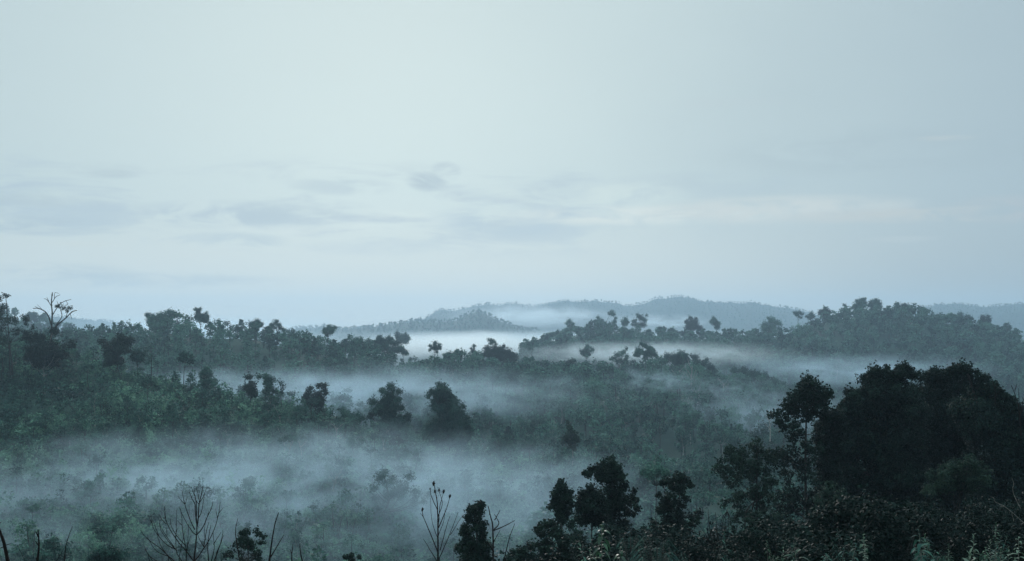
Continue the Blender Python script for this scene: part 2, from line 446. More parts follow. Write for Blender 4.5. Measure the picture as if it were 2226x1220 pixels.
# ------------------------------------------------------------------ trees read off the photograph: crown clumps (x, y, r) in photograph pixels at distance d
LM = []            # landmarks for relative labels: (px, py, phrase, zone)
def blob_tree(name, label, d, base_x, blobs, leaf, tr, phrase=None, zone=None, group=None, cat="tree", leafmat=LEAF, bark=BARK,
              dens=7.0, tint=.5, stems=1, twin=True, flat=.85, seed=None, every=1, aspect=.55, droop=0.0, depth=.30, grow=1.08, fill=.5):
    rng = np.random.RandomState(seed if seed is not None else int(base_x * 7 + d) % 99991)
    bx = (base_x - CX) / F * d
    base = np.array([bx, d, Hs(bx, d) - .1])
    xs = [b[0] for b in blobs]; width = (max(xs) - min(xs)) / F * d + .5
    bl = []
    blobs = [(x, y, r * grow) for x, y, r in blobs]
    if fill:                                            # close the crown between neighbouring clumps
        extra = []
        for i in range(len(blobs)):
            for j in range(i):
                (xa, ya, ra), (xb, yb, rb) = blobs[i], blobs[j]
                if math.hypot(xa - xb, ya - yb) < 1.35 * (ra + rb) and rng.uniform() < fill:
                    extra.append(((xa + xb) / 2, (ya + yb) / 2 + 1, .48 * (ra + rb)))
        rng.shuffle(extra); blobs = list(blobs) + [tuple(e) for e in extra[:max(4, int(1.6 * len(blobs)))]]
    for (x, y, r) in blobs:
        dd = rng.uniform(-depth, depth) * width
        p = wpt(x, y, d) ; rr = r / F * d
        bl.append((p[0] - base[0], dd, p[2] - base[2], rr))
        if twin:
            for sgn in (-1, 1):
                bl.append((p[0] - base[0] + rng.uniform(-.3, .3) * rr, dd + sgn * rr * rng.uniform(.8, 1.5), p[2] - base[2] - rr * rng.uniform(.0, .35), rr * rng.uniform(.7, .92)))
    t = thing(name, label, cat, base, group)
    cm = MB(); crown_leaves(cm, bl, leaf, rng, dens, flat, tint, 0, droop, aspect)
    part("crown", cm.mesh("crown", [leafmat]), t)
    tm = MB(); woody(tm, (0, 0, 0), bl, tr, rng, 0, stems, branch_every=max(every, len(bl) // 22))
    part("trunk", tm.mesh("trunk", [bark], True), t)
    if phrase:
        LM.append((np.mean(xs), np.mean([b[1] for b in blobs]), phrase, zone))
    return t

# --- near left hillside (about 300 m away)
N = "near left hill"
bt = lambda label, d, bx, blobs, phrase=None, leaf=.34, tr=.20, **k: blob_tree(k.pop("name", "broadleaf_tree"), label, d, bx, blobs, leaf, tr, phrase, k.pop("zone", "N"), k.pop("group", "trees on the near left hillside"), **k)
bt("dark leaning tree cut off by the left edge of the view", 300, 20,
   [(2, 648, 13), (15, 643, 9), (-10, 668, 18), (10, 688, 18), (35, 700, 16), (2, 713, 18), (50, 692, 13), (62, 694, 8), (38, 722, 16), (-8, 735, 18), (56, 728, 11), (22, 742, 14), (66, 712, 6), (-20, 700, 22)],
   "dark leaning tree at the left edge", grow=.98, fill=.12, twin=False, dens=8, tr=.28, stems=2, leafmat=LEAF_DEEP)
bt("broad leafy tree with a pale trunk below the bare forked tree", 296, 100,
   [(70, 728, 16), (88, 738, 22), (116, 746, 24), (143, 748, 15), (100, 768, 22), (70, 762, 18), (130, 772, 14), (112, 718, 13), (80, 788, 14), (112, 792, 14), (58, 775, 12)],
   "broad pale-trunked tree", grow=1.0, fill=.2, tint=.4, tr=.30, bark=PALE_BARK, leafmat=LEAF_DEEP)
bt("dark clumped tree with a tall side crown on the left hillside", 315, 262,
   [(224, 742, 9), (240, 755, 15), (245, 775, 15), (262, 729, 9), (274, 738, 11), (265, 758, 14), (282, 762, 8), (236, 790, 11), (260, 782, 12), (256, 745, 8)], "tree with a tall side crown", leafmat=LEAF_DEEP)
bt("small rounded dark tree right beside the side-crowned tree", 318, 300, [(298, 763, 12), (302, 778, 12), (292, 775, 9), (308, 772, 7)], "small rounded dark tree")
bt("thin see-through tree with sparse leaf tufts at the hill shoulder", 318, 328, [(320, 757, 6), (334, 754, 6), (314, 770, 7), (330, 774, 7), (343, 768, 5), (340, 789, 8), (322, 790, 6)], "thin see-through tree", dens=4, twin=False, leaf=.3)
bt("slim umbrella-topped tree standing alone on the hill shoulder", 316, 398, [(395, 771, 6), (405, 769, 7), (417, 774, 6), (399, 781, 7), (412, 785, 7), (389, 780, 4), (420, 783, 4)], "slim umbrella-topped tree", dens=6, tr=.16)
bt("stubby two-tier tree on the descending hill edge", 322, 450, [(448, 802, 9), (439, 812, 8), (456, 815, 9), (450, 829, 11), (468, 832, 8), (440, 828, 7)], "stubby two-tier tree")
bt("narrow dark column tree standing left of the twin-stemmed tree", 312, 545, [(540, 819, 9), (546, 834, 12), (544, 851, 12), (536, 842, 7), (552, 858, 8)], "narrow dark column tree", leafmat=LEAF_DEEP)
bt("twin-stemmed tree with mushroom-like crowns on the hill edge", 310, 580, [(565, 818, 8), (577, 816, 8), (590, 825, 9), (583, 840, 11), (577, 851, 8), (596, 850, 6), (588, 860, 6)], "mushroom-crowned tree", stems=2, tr=.15)
bt("thin feathery tree right beside the mushroom-crowned tree", 316, 612, [(608, 830, 7), (615, 838, 6), (604, 846, 6), (613, 852, 6)], "thin feathery tree", dens=4, twin=False)
bt("dark tree with a broken, notched crown above the scrub", 308, 690,
   [(706, 837, 7), (692, 839, 7), (674, 845, 8), (668, 860, 11), (690, 858, 13), (706, 855, 8), (685, 878, 11), (696, 888, 8), (672, 876, 8), (700, 870, 8)], "notch-crowned tree", leafmat=LEAF_DEEP)
bt("bushy tree with dark top knot beside the notch-crowned tree", 298, 745, [(745, 892, 7), (760, 905, 11), (744, 914, 13), (765, 920, 11), (734, 916, 9), (752, 930, 10)], "bushy tree with dark top knot")
bt("tall many-tiered tree, left of the two big trees on the slope", 286, 852,
   [(851, 840, 11), (836, 848, 9), (866, 850, 9), (869, 868, 9), (842, 866, 15), (814, 872, 11), (850, 882, 16), (820, 887, 11), (872, 886, 9), (845, 906, 16), (866, 912, 14), (886, 902, 9), (836, 897, 11), (880, 922, 13), (856, 930, 16), (890, 942, 15), (868, 955, 18), (845, 960, 14), (805, 905, 7), (812, 925, 7)],
   "tall many-tiered tree", tr=.34, tint=.22, leaf=.26, grow=1.2, fill=.4)
bt("biggest dense pyramidal tree, several trunks showing at its foot", 284, 978,
   [(955, 838, 10), (966, 846, 11), (941, 850, 9), (929, 862, 7), (950, 863, 15), (973, 856, 11), (986, 870, 13), (955, 886, 17), (985, 890, 15), (1005, 881, 7), (965, 906, 18), (995, 911, 17), (1016, 906, 7), (948, 920, 16), (1012, 926, 13), (936, 930, 12), (980, 936, 18), (1017, 946, 11), (938, 950, 13), (1000, 955, 16), (960, 955, 15), (1026, 934, 5), (925, 945, 8), (985, 962, 12)],
   "biggest pyramidal tree", tr=.34, stems=5, tint=.2, leaf=.26, grow=1.25, fill=.5)
bt("low dark domed tree between the two big slope trees", 272, 870, [(869, 955, 16), (850, 966, 13), (890, 966, 13), (865, 980, 18), (885, 985, 14), (845, 985, 12)], "low dark domed tree", leafmat=LEAF_DEEP, tint=.3)
bt("tall slender tree with a pale trunk and a tiny top tuft", 265, 1246, [(1234, 918, 4), (1240, 935, 9), (1232, 945, 9), (1250, 945, 8), (1225, 958, 7), (1245, 960, 11), (1255, 957, 6), (1240, 971, 7), (1248, 975, 6)], "tall slender pale-trunked tree", bark=PALE_BARK, tr=.16, leafmat=LEAF_DEEP)
bt("small knobbly tree alone near the slender pale-trunked tree", 280, 1152, [(1150, 955, 11), (1163, 958, 8), (1140, 966, 8), (1155, 972, 10)], "small knobbly tree")
bt("bushy clump-crowned tree on the toe of the left hill", 282, 1090, [(1080, 945, 9), (1100, 950, 9), (1064, 956, 11), (1090, 960, 13), (1115, 970, 9), (1075, 975, 12), (1105, 985, 10)], "bushy tree on the hill toe", stems=2)
# --- valley floor trees in the front mist
bt("mist-veiled spreading tree with a long bent limb in the valley", 186, 820,
   [(832, 1030, 16), (850, 1050, 18), (880, 1055, 18), (905, 1072, 13), (815, 1056, 11), (900, 1090, 10), (870, 1080, 12), (812, 1086, 9), (845, 1078, 14), (890, 1040, 12), (925, 1085, 8)], "bent-limbed misty tree", grow=1.12, fill=.3, leaf=.22, tr=.26, dens=4.5, every=2, zone="V", group="trees on the misty valley floor")
bt("slender pale-trunked tree rising out of the valley mist", 204, 722, [(741, 1010, 18), (720, 1016, 13), (756, 1005, 13), (735, 1028, 12), (712, 1030, 9), (750, 1025, 10)], "slender pale valley tree", grow=1.0, fill=.2, dens=4, leaf=.24, tr=.20, bark=PALE_BARK, zone="V", group="trees on the misty valley floor")
bt("low spreading tree with bright crown on the right valley floor", 150, 1425, [(1410, 1022, 10), (1428, 1018, 10), (1440, 1024, 10), (1418, 1032, 10), (1450, 1030, 8), (1400, 1030, 7)], "bright-crowned valley tree", leaf=.24, tr=.14, tint=.8, zone="V", group="trees on the misty valley floor")

# --- middle ridge (about 640 m)
M = dict(grow=1.14, fill=.5, zone="M", group="trees on the misty middle ridge", leaf=.44, tr=.28)
bt("wide crowned grove tree on the left top of the middle ridge", 640, 350,
   [(321, 684, 7), (331, 690, 8), (345, 690, 11), (356, 686, 11), (372, 677, 9), (381, 685, 8), (365, 695, 11), (340, 700, 13), (360, 706, 13), (380, 701, 8), (325, 706, 7), (349, 714, 12)], "wide crowned ridge tree", **M)
bt("ragged pointed tree towering right of the wide crowned tree", 645, 437, [(427, 673, 5), (434, 672, 5), (430, 682, 7), (446, 681, 4), (453, 688, 5), (440, 692, 8), (424, 690, 5), (448, 698, 7)], "ragged pointed ridge tree", **M)
bt("tiny lollipop tree on the ridge between taller crowns", 645, 475, [(475, 697, 4), (475, 702, 3)], "tiny lollipop tree", **{**M, "tr": .14})
bt("flat-topped round tree on the middle ridge line", 645, 558, [(558, 699, 8), (550, 703, 6), (567, 704, 6), (545, 708, 4), (560, 708, 7)], "flat-topped round ridge tree", **M)
bt("small two-lobed tree right of the flat-topped ridge tree", 645, 600, [(600, 700, 7), (590, 708, 6), (608, 710, 5), (616, 716, 5)], "small two-lobed ridge tree", **M)
bt("lone bouquet-shaped tree on a bare stem against pale fog", 640, 708, [(705, 715, 5), (715, 711, 7), (725, 717, 6), (718, 723, 6), (706, 723, 5), (729, 712, 4), (712, 729, 4)], "bouquet-shaped lone tree", **M)
bt("huge domed tree, left part of the broad canopy hump", 638, 790, [(765, 746, 9), (780, 739, 11), (800, 743, 9), (776, 755, 12), (795, 757, 12), (757, 758, 8)], "left hump tree", **M)
bt("tallest spiky-topped tree of the broad canopy hump", 638, 838, [(822, 733, 5), (830, 737, 9), (845, 736, 9), (860, 744, 9), (838, 750, 13), (870, 755, 10), (855, 760, 11), (880, 766, 9), (815, 750, 8)], "spiky-topped hump tree", **M)
bt("round lone tree on a thin stem, sky of fog behind", 640, 946, [(935, 752, 4), (945, 745, 6), (955, 750, 5), (945, 757, 6), (957, 758, 4), (935, 761, 4), (950, 765, 4)], "round lone thin-stemmed tree", **M)
bt("low dark bush-like tree right of the round lone tree", 640, 977, [(976, 768, 7), (967, 772, 5), (986, 775, 5), (975, 779, 6)], "low bush-like ridge tree", **M)
bt("spindly pole-like tree standing in the fog gap", 640, 995, [(994, 761, 3), (990, 764, 2.5), (998, 766, 3), (994, 774, 2.5)], "spindly pole tree", **{**M, "tr": .14}, dens=5)
bt("pale stacked tree half lost in fog left of dark dome", 665, 1030, [(1030, 752, 4), (1027, 765, 6), (1036, 768, 5), (1030, 776, 7), (1024, 758, 3)], "pale stacked tree", **M)
bt("dark dome-shaped grove tree at the ridge centre", 640, 1085, [(1060, 756, 9), (1075, 758, 11), (1090, 761, 11), (1105, 766, 11), (1119, 773, 9), (1066, 772, 13), (1090, 777, 13), (1112, 785, 10), (1095, 751, 3), (1050, 770, 8)], "dark dome grove", **M, leafmat=LEAF_DEEP)
bt("wispy thin-topped tree poking above the dark dome grove", 660, 1068, [(1064, 738, 5), (1073, 741, 5), (1066, 746, 4), (1078, 747, 4)], "wispy thin-topped tree", **M, dens=4)
bt("single round-headed tree standing out of mid-ridge mist", 620, 1240, [(1238, 788, 9), (1228, 794, 7), (1250, 794, 7), (1240, 801, 11), (1230, 806, 7), (1252, 806, 7)], "single round-headed tree", **M, leafmat=LEAF_DEEP)
bt("half-bare tree with bristling branches on the middle ridge", 640, 1348, [(1356, 765, 7), (1340, 771, 7), (1363, 758, 4), (1330, 780, 6), (1362, 775, 6), (1345, 785, 7)], "half-bare bristling tree", **M, dens=5)
bt("clumpy high-crowned tree right of the bristling tree", 640, 1402, [(1395, 747, 6), (1405, 752, 7), (1416, 758, 6), (1389, 760, 8), (1420, 765, 7), (1405, 768, 9), (1385, 771, 8), (1425, 772, 5)], "clumpy high-crowned tree", **M)
bt("broad double-domed tree on the right half of middle ridge", 640, 1470, [(1450, 773, 9), (1480, 770, 11), (1465, 778, 11), (1490, 780, 10), (1445, 784, 9), (1475, 788, 10)], "double-domed tree", **M)
bt("sloping-crowned tree falling away right of the double-domed tree", 640, 1530, [(1508, 776, 10), (1530, 785, 10), (1545, 795, 9), (1520, 795, 10), (1554, 806, 7)], "sloping-crowned tree", **M)
bt("outermost rounded grove tree at the ridge's foggy right end", 630, 1640, [(1600, 806, 10), (1620, 805, 10), (1645, 810, 11), (1665, 819, 11), (1680, 826, 9), (1630, 820, 11), (1655, 832, 9)], "outermost rounded grove", **M)
bt("ghostly pale tree behind the middle ridge in fog", 1000, 878, [(864, 727, 8), (880, 729, 8), (886, 738, 8), (872, 740, 9)], "ghostly pale tree", **{**M, "leaf": .8})
bt("pale spire-topped tree floating in the central fog", 860, 1158, [(1160, 735, 3), (1164, 742, 5), (1150, 748, 6), (1166, 750, 6), (1155, 756, 7), (1142, 752, 4)], "pale spire-topped tree", **{**M, "leaf": .7})
bt("blurred mushroom tree in the fog above the mid-ridge", 780, 1275, [(1276, 754, 9), (1266, 764, 7), (1285, 762, 7), (1275, 772, 6)], "blurred mushroom tree", **{**M, "leaf": .65})

# --- right-hand ridge (about 1080 m)
T = dict(grow=1.14, fill=.5, zone="R", group="trees on the far right ridge", leaf=.62, tr=.34)
bt("first lone tree at the left tip of the right ridge", 1080, 1238, [(1238, 698, 6), (1246, 705, 4), (1232, 703, 4), (1240, 712, 5)], "lone tip tree", **T)
bt("twisted open tree with a round tuft high on its right", 1080, 1315, [(1328, 679, 7), (1335, 683, 4), (1300, 690, 5), (1310, 700, 7), (1338, 692, 4), (1303, 705, 7), (1334, 703, 6), (1295, 697, 4)], "twisted round-tufted tree", **T)
bt("short open-crowned tree between two bigger ridge crowns", 1080, 1358, [(1359, 694, 6), (1352, 698, 4), (1364, 700, 5), (1357, 706, 5)], "short open-crowned tree", **T)
bt("jagged many-pronged tree on the right ridge's left shoulder", 1080, 1392, [(1390, 689, 7), (1400, 695, 7), (1380, 697, 6), (1406, 685, 3), (1377, 704, 7), (1398, 706, 8), (1386, 683, 3)], "jagged many-pronged tree", **T)
bt("pointed dark grove tree in the saddle of the right ridge", 1080, 1505, [(1500, 690, 5), (1494, 700, 8), (1510, 703, 9), (1498, 710, 10), (1512, 692, 4), (1520, 712, 8)], "pointed saddle tree", **T, leafmat=LEAF_DEEP)
bt("round ball-crowned tree leaning over the ridge saddle", 1080, 1556, [(1552, 694, 7), (1561, 703, 6), (1546, 700, 4), (1558, 712, 6)], "ball-crowned saddle tree", **T)
bt("tall broad tree with a pale trunk below the grassy shoulder", 1060, 1677, [(1680, 696, 8), (1669, 705, 9), (1690, 702, 8), (1660, 714, 8), (1678, 714, 10), (1696, 714, 7), (1672, 692, 4)], "broad tree below the shoulder", **{**T, "bark": PALE_BARK})
bt("flat umbrella tree alone on the grassy shoulder", 1085, 1735, [(1728, 680, 4), (1737, 679, 5), (1743, 682, 4), (1733, 686, 3), (1741, 690, 3)], "flat umbrella tree", **T)
bt("small open tree right next to the flat umbrella tree", 1085, 1762, [(1763, 683, 6), (1755, 687, 4), (1769, 688, 4), (1761, 692, 4)], "small open shoulder tree", **T)
bt("dense egg-shaped tree at the start of the hilltop wood", 1085, 1793, [(1793, 675, 9), (1784, 679, 7), (1803, 679, 6), (1792, 686, 9)], "egg-shaped hilltop tree", **T, leafmat=LEAF_DEEP)
bt("tiny tufted tree peeping above the hilltop wood", 1085, 1835, [(1835, 663, 4), (1834, 671, 3), (1839, 667, 2)], "tiny tufted tree", **{**T, "tr": .2})
bt("tall flat-crowned hilltop tree, left one of a pair", 1085, 1872, [(1870, 651, 6), (1880, 650, 5), (1862, 660, 7), (1875, 661, 7), (1855, 668, 6), (1868, 671, 8), (1861, 653, 3)], "left hilltop tree", **T)
bt("tall spreading hilltop tree, right one of a pair", 1085, 1900, [(1896, 655, 6), (1905, 653, 6), (1911, 660, 5), (1891, 663, 6), (1902, 666, 7), (1914, 668, 5)], "right hilltop tree", **T)
bt("rounded dome tree right of the tall hilltop pair", 1085, 1968, [(1964, 664, 8), (1975, 668, 6), (1957, 670, 6), (1968, 674, 9)], "rounded dome hilltop tree", **T, leafmat=LEAF_DEEP)
bt("dark lumpy tree on the descending right ridge line", 1080, 2060, [(2057, 688, 6), (2069, 685, 5), (2052, 696, 6), (2066, 696, 8), (2076, 692, 5)], "dark lumpy ridge tree", **T, leafmat=LEAF_DEEP)
bt("flat spreading tree right of the dark lumpy ridge tree", 1080, 2096, [(2090, 681, 6), (2105, 686, 5), (2096, 691, 7), (2084, 690, 5), (2110, 693, 4)], "flat spreading ridge tree", **T)
bt("heavy-headed tree leaning right near the ridge's end", 1080, 2142, [(2139, 690, 8), (2148, 695, 6), (2134, 699, 6), (2150, 703, 4), (2142, 704, 7)], "heavy-headed leaning tree", **T, leafmat=LEAF_DEEP)
bt("thin tufted tree alone at the far right ridge end", 1080, 2190, [(2190, 704, 4), (2185, 712, 4), (2196, 712, 4), (2191, 718, 3), (2183, 706, 3)], "thin tufted end tree", **T)

# --- dark foreground trees (50 to 90 m)
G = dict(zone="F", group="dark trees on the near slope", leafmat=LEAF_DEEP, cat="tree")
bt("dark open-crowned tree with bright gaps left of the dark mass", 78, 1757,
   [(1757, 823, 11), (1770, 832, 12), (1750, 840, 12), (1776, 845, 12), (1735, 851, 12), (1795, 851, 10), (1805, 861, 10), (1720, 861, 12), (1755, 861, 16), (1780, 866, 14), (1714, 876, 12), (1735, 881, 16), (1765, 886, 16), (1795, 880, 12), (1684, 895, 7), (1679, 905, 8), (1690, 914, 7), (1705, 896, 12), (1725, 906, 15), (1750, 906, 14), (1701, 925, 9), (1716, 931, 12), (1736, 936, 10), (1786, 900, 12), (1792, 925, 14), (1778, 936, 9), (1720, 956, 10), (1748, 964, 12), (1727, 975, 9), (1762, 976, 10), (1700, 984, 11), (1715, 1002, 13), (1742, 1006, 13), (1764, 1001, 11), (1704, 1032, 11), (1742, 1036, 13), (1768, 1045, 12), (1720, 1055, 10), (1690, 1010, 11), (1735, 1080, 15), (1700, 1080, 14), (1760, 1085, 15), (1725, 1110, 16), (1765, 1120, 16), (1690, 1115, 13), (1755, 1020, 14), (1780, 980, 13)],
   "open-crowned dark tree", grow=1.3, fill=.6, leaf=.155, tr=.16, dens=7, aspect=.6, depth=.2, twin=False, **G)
bt("leafy ragged tree at the left end of the dark foreground wood", 72, 1640,
   [(1596, 975, 11), (1590, 990, 12), (1570, 1005, 10), (1560, 1021, 9), (1576, 1026, 12), (1600, 1010, 12), (1625, 985, 12), (1640, 971, 10), (1652, 961, 7), (1630, 1010, 14), (1655, 1001, 14), (1670, 986, 11), (1690, 976, 9), (1690, 1000, 11), (1610, 1040, 14), (1640, 1040, 14), (1665, 1036, 12), (1590, 1056, 11), (1600, 1076, 12), (1630, 1076, 12), (1656, 1066, 11), (1680, 1046, 9), (1584, 1090, 8), (1576, 1101, 7), (1610, 1101, 9), (1650, 1091, 9), (1680, 1085, 12), (1665, 1110, 14), (1630, 1120, 13), (1595, 1125, 11), (1690, 1130, 14), (1645, 1145, 14)],
   "ragged leafy dark tree", grow=1.3, fill=.6, leaf=.14, tr=.12, dens=8, twin=False, depth=.25, stems=3, **G)
bt("bushy dark tree joining the open-crowned tree to the dark mass", 80, 1800,
   [(1812, 905, 12), (1800, 925, 14), (1815, 940, 16), (1795, 960, 16), (1812, 985, 18), (1790, 1000, 16), (1815, 1025, 20), (1790, 1040, 18), (1770, 1070, 16), (1800, 1080, 22), (1800, 898, 18), (1822, 905, 18), (1786, 950, 20), (1818, 958, 22), (1792, 1012, 22), (1820, 1050, 22), (1760, 1100, 16), (1790, 1120, 22)],
   "bushy tree beside the dark mass", leaf=.15, tr=.12, dens=9, depth=.2, tint=.35, **G)
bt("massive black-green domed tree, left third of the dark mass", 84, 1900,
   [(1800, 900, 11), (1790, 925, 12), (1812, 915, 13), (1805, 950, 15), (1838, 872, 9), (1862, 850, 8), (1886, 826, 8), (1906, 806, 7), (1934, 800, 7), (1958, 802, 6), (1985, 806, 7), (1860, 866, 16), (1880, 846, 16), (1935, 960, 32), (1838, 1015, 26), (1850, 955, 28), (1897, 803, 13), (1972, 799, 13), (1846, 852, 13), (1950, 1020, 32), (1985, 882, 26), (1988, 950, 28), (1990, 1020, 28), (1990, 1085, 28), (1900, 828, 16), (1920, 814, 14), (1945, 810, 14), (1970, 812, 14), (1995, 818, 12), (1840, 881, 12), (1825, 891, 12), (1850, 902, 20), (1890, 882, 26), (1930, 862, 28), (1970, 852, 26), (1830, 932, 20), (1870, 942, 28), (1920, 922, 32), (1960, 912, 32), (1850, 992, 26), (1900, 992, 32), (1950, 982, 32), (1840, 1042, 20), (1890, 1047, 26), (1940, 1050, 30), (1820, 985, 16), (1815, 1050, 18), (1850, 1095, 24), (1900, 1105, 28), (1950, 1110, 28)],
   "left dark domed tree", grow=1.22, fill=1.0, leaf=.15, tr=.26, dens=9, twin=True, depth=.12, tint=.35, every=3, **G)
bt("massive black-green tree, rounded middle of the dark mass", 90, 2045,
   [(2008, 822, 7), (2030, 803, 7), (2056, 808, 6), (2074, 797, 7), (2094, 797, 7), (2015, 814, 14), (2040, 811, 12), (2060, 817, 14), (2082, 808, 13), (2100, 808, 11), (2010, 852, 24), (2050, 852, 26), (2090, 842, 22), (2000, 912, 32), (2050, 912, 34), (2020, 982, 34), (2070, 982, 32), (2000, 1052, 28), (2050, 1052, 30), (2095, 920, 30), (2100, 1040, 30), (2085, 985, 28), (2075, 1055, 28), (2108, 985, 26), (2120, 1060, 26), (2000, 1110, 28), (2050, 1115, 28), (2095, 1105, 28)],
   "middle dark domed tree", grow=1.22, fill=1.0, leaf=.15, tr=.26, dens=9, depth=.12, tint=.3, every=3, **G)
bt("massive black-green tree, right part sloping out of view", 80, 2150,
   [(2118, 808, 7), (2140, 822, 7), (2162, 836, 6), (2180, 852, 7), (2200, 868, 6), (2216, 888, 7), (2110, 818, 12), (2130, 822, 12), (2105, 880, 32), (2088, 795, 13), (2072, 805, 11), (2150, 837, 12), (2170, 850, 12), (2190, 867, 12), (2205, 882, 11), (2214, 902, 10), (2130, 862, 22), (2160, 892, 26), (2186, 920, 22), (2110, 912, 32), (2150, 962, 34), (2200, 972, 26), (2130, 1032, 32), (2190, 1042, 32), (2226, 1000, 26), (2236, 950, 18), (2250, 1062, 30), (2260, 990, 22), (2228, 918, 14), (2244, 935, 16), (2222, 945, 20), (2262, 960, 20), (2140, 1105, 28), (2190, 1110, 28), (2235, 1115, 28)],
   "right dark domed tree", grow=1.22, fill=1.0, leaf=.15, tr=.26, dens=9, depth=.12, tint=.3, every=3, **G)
bt("slim cone-shaped dark tree left of the taller foreground tree", 62, 1224,
   [(1221, 1048, 7), (1215, 1058, 9), (1228, 1062, 9), (1206, 1070, 8), (1225, 1078, 11), (1240, 1072, 7), (1205, 1091, 8), (1195, 1100, 6), (1225, 1098, 12), (1240, 1092, 8), (1215, 1111, 10), (1232, 1115, 10), (1220, 1130, 12)],
   "slim cone-shaped dark tree", grow=1.18, fill=.5, leaf=.115, tr=.07, dens=9, **G)
bt("tall dark tree with a side branch, centre of the foreground group", 64, 1332,
   [(1330, 998, 7), (1320, 1006, 11), (1340, 1011, 11), (1300, 1018, 11), (1286, 1025, 8), (1275, 1032, 7), (1320, 1026, 15), (1345, 1029, 11), (1355, 1039, 8), (1310, 1041, 13), (1335, 1046, 15), (1356, 1056, 8), (1320, 1061, 13), (1345, 1068, 11), (1330, 1081, 13), (1382, 1070, 6), (1376, 1080, 7), (1386, 1089, 5), (1366, 1090, 9), (1345, 1096, 13), (1385, 1108, 7), (1360, 1111, 11), (1320, 1101, 15), (1330, 1130, 18), (1360, 1140, 14)],
   "tall dark central tree", grow=1.18, fill=.5, leaf=.115, tr=.10, dens=9, **G)
bt("bushy dark tree crowding in front of the tall central tree", 58, 1285,
   [(1285, 1058, 11), (1270, 1071, 11), (1300, 1071, 13), (1265, 1086, 13), (1290, 1091, 16), (1310, 1096, 15), (1260, 1106, 13), (1285, 1121, 18), (1310, 1130, 16), (1262, 1130, 14)],
   "bushy crowding dark tree", grow=1.18, fill=.5, leaf=.10, tr=.07, dens=9, **G)
bt("wavy-outlined dark tree standing right of the central group", 66, 1470,
   [(1480, 1030, 8), (1470, 1038, 9), (1488, 1042, 9), (1450, 1040, 8), (1440, 1048, 8), (1460, 1055, 11), (1480, 1060, 11), (1500, 1053, 7), (1435, 1079, 7), (1446, 1086, 11), (1465, 1086, 13), (1485, 1080, 9), (1430, 1106, 8), (1450, 1111, 13), (1475, 1111, 13), (1500, 1121, 9), (1515, 1111, 8), (1520, 1128, 7), (1425, 1141, 9), (1450, 1141, 15), (1480, 1141, 15), (1505, 1141, 9), (1436, 1162, 13), (1465, 1166, 15), (1490, 1161, 9)],
   "wavy-outlined dark tree", grow=1.18, fill=.5, leaf=.115, tr=.09, dens=9, **G)
bt("conical dark tree beside the seed-headed plant", 50, 1030,
   [(1042, 1092, 7), (1030, 1100, 9), (1050, 1101, 6), (1020, 1111, 9), (1040, 1121, 11), (1015, 1131, 11), (1030, 1146, 13), (1050, 1141, 9), (1006, 1160, 11), (1026, 1171, 15), (1050, 1166, 13), (1000, 1191, 13), (1030, 1201, 17), (1060, 1191, 13), (1015, 1225, 18), (1050, 1225, 18)],
   "conical dark tree", grow=1.18, fill=.5, leaf=.085, tr=.07, dens=9, **G)
bt("small round dark tree right of the bare fan-shaped sapling", 55, 543,
   [(545, 1151, 9), (530, 1156, 8), (560, 1161, 9), (520, 1166, 8), (570, 1171, 7), (540, 1171, 13), (560, 1181, 11), (514, 1185, 9), (540, 1191, 11), (566, 1195, 8), (500, 1199, 8), (490, 1210, 8), (515, 1207, 9), (545, 1212, 11), (570, 1214, 8), (530, 1228, 12)],
   "small round dark tree", leaf=.085, tr=.06, dens=8, twin=False, **G)

# ------------------------------------------------------------------ foreground shrubs read off the photograph
def px_shrub(label, d, bx, blobs, phrase=None, leaf=.09, leafmat=LEAF_DEEP, dens=9, tint=.5, **k):
    return blob_tree(k.pop("name", "shrub"), label, d, bx, blobs, leaf, k.pop("tr", .035), phrase, "F", k.pop("group", "shrubs on the near slope"), cat="shrub", leafmat=leafmat, dens=dens, tint=tint, stems=k.pop("stems", 3), **k)
px_shrub("small green bush in mist at the bottom, left of the fan sapling", 95, 232, [(235, 1191, 9), (250, 1196, 9), (220, 1201, 9), (206, 1206, 9), (240, 1206, 13), (260, 1209, 8), (195, 1213, 8), (222, 1218, 12), (248, 1222, 12)], "misty bottom bush", leaf=.13, leafmat=LEAF)
px_shrub("twiggy little bush at the bottom between twigs and seed plant", 60, 765, [(765, 1205, 5), (752, 1209, 5), (780, 1211, 5), (765, 1216, 8)], "twiggy little bush", dens=5)
px_shrub("wide thicket bush left of the crowding dark tree", 50, 1205, [(1180, 1141, 11), (1200, 1131, 9), (1170, 1156, 10), (1210, 1151, 15), (1240, 1141, 13), (1190, 1176, 16), (1230, 1181, 18), (1160, 1186, 12), (1180, 1206, 16), (1258, 1171, 16), (1220, 1212, 18)], "wide thicket bush", tint=.6)
px_shrub("low dark bush with pale tips left of the thicket", 46, 1135, [(1130, 1196, 11), (1150, 1190, 9), (1115, 1206, 9), (1140, 1212, 13), (1105, 1216, 9), (1165, 1216, 12)], "low pale-tipped bush")
px_shrub("dark bush filling the foot of the central foreground trees", 55, 1330, [(1320, 1151, 15), (1345, 1161, 15), (1310, 1180, 17), (1375, 1161, 12), (1360, 1186, 17), (1395, 1150, 9), (1390, 1181, 13), (1335, 1206, 18)], "foot bush of central trees")
px_shrub("rounded shrub with lighter leaves before the dark mass", 60, 2080, [(2100, 1000, 17), (2060, 1021, 17), (2030, 1036, 15), (2120, 1031, 19), (2080, 1046, 21), (2010, 1061, 15), (2050, 1062, 18), (2115, 1062, 20)], "lighter rounded shrub", tint=.75)
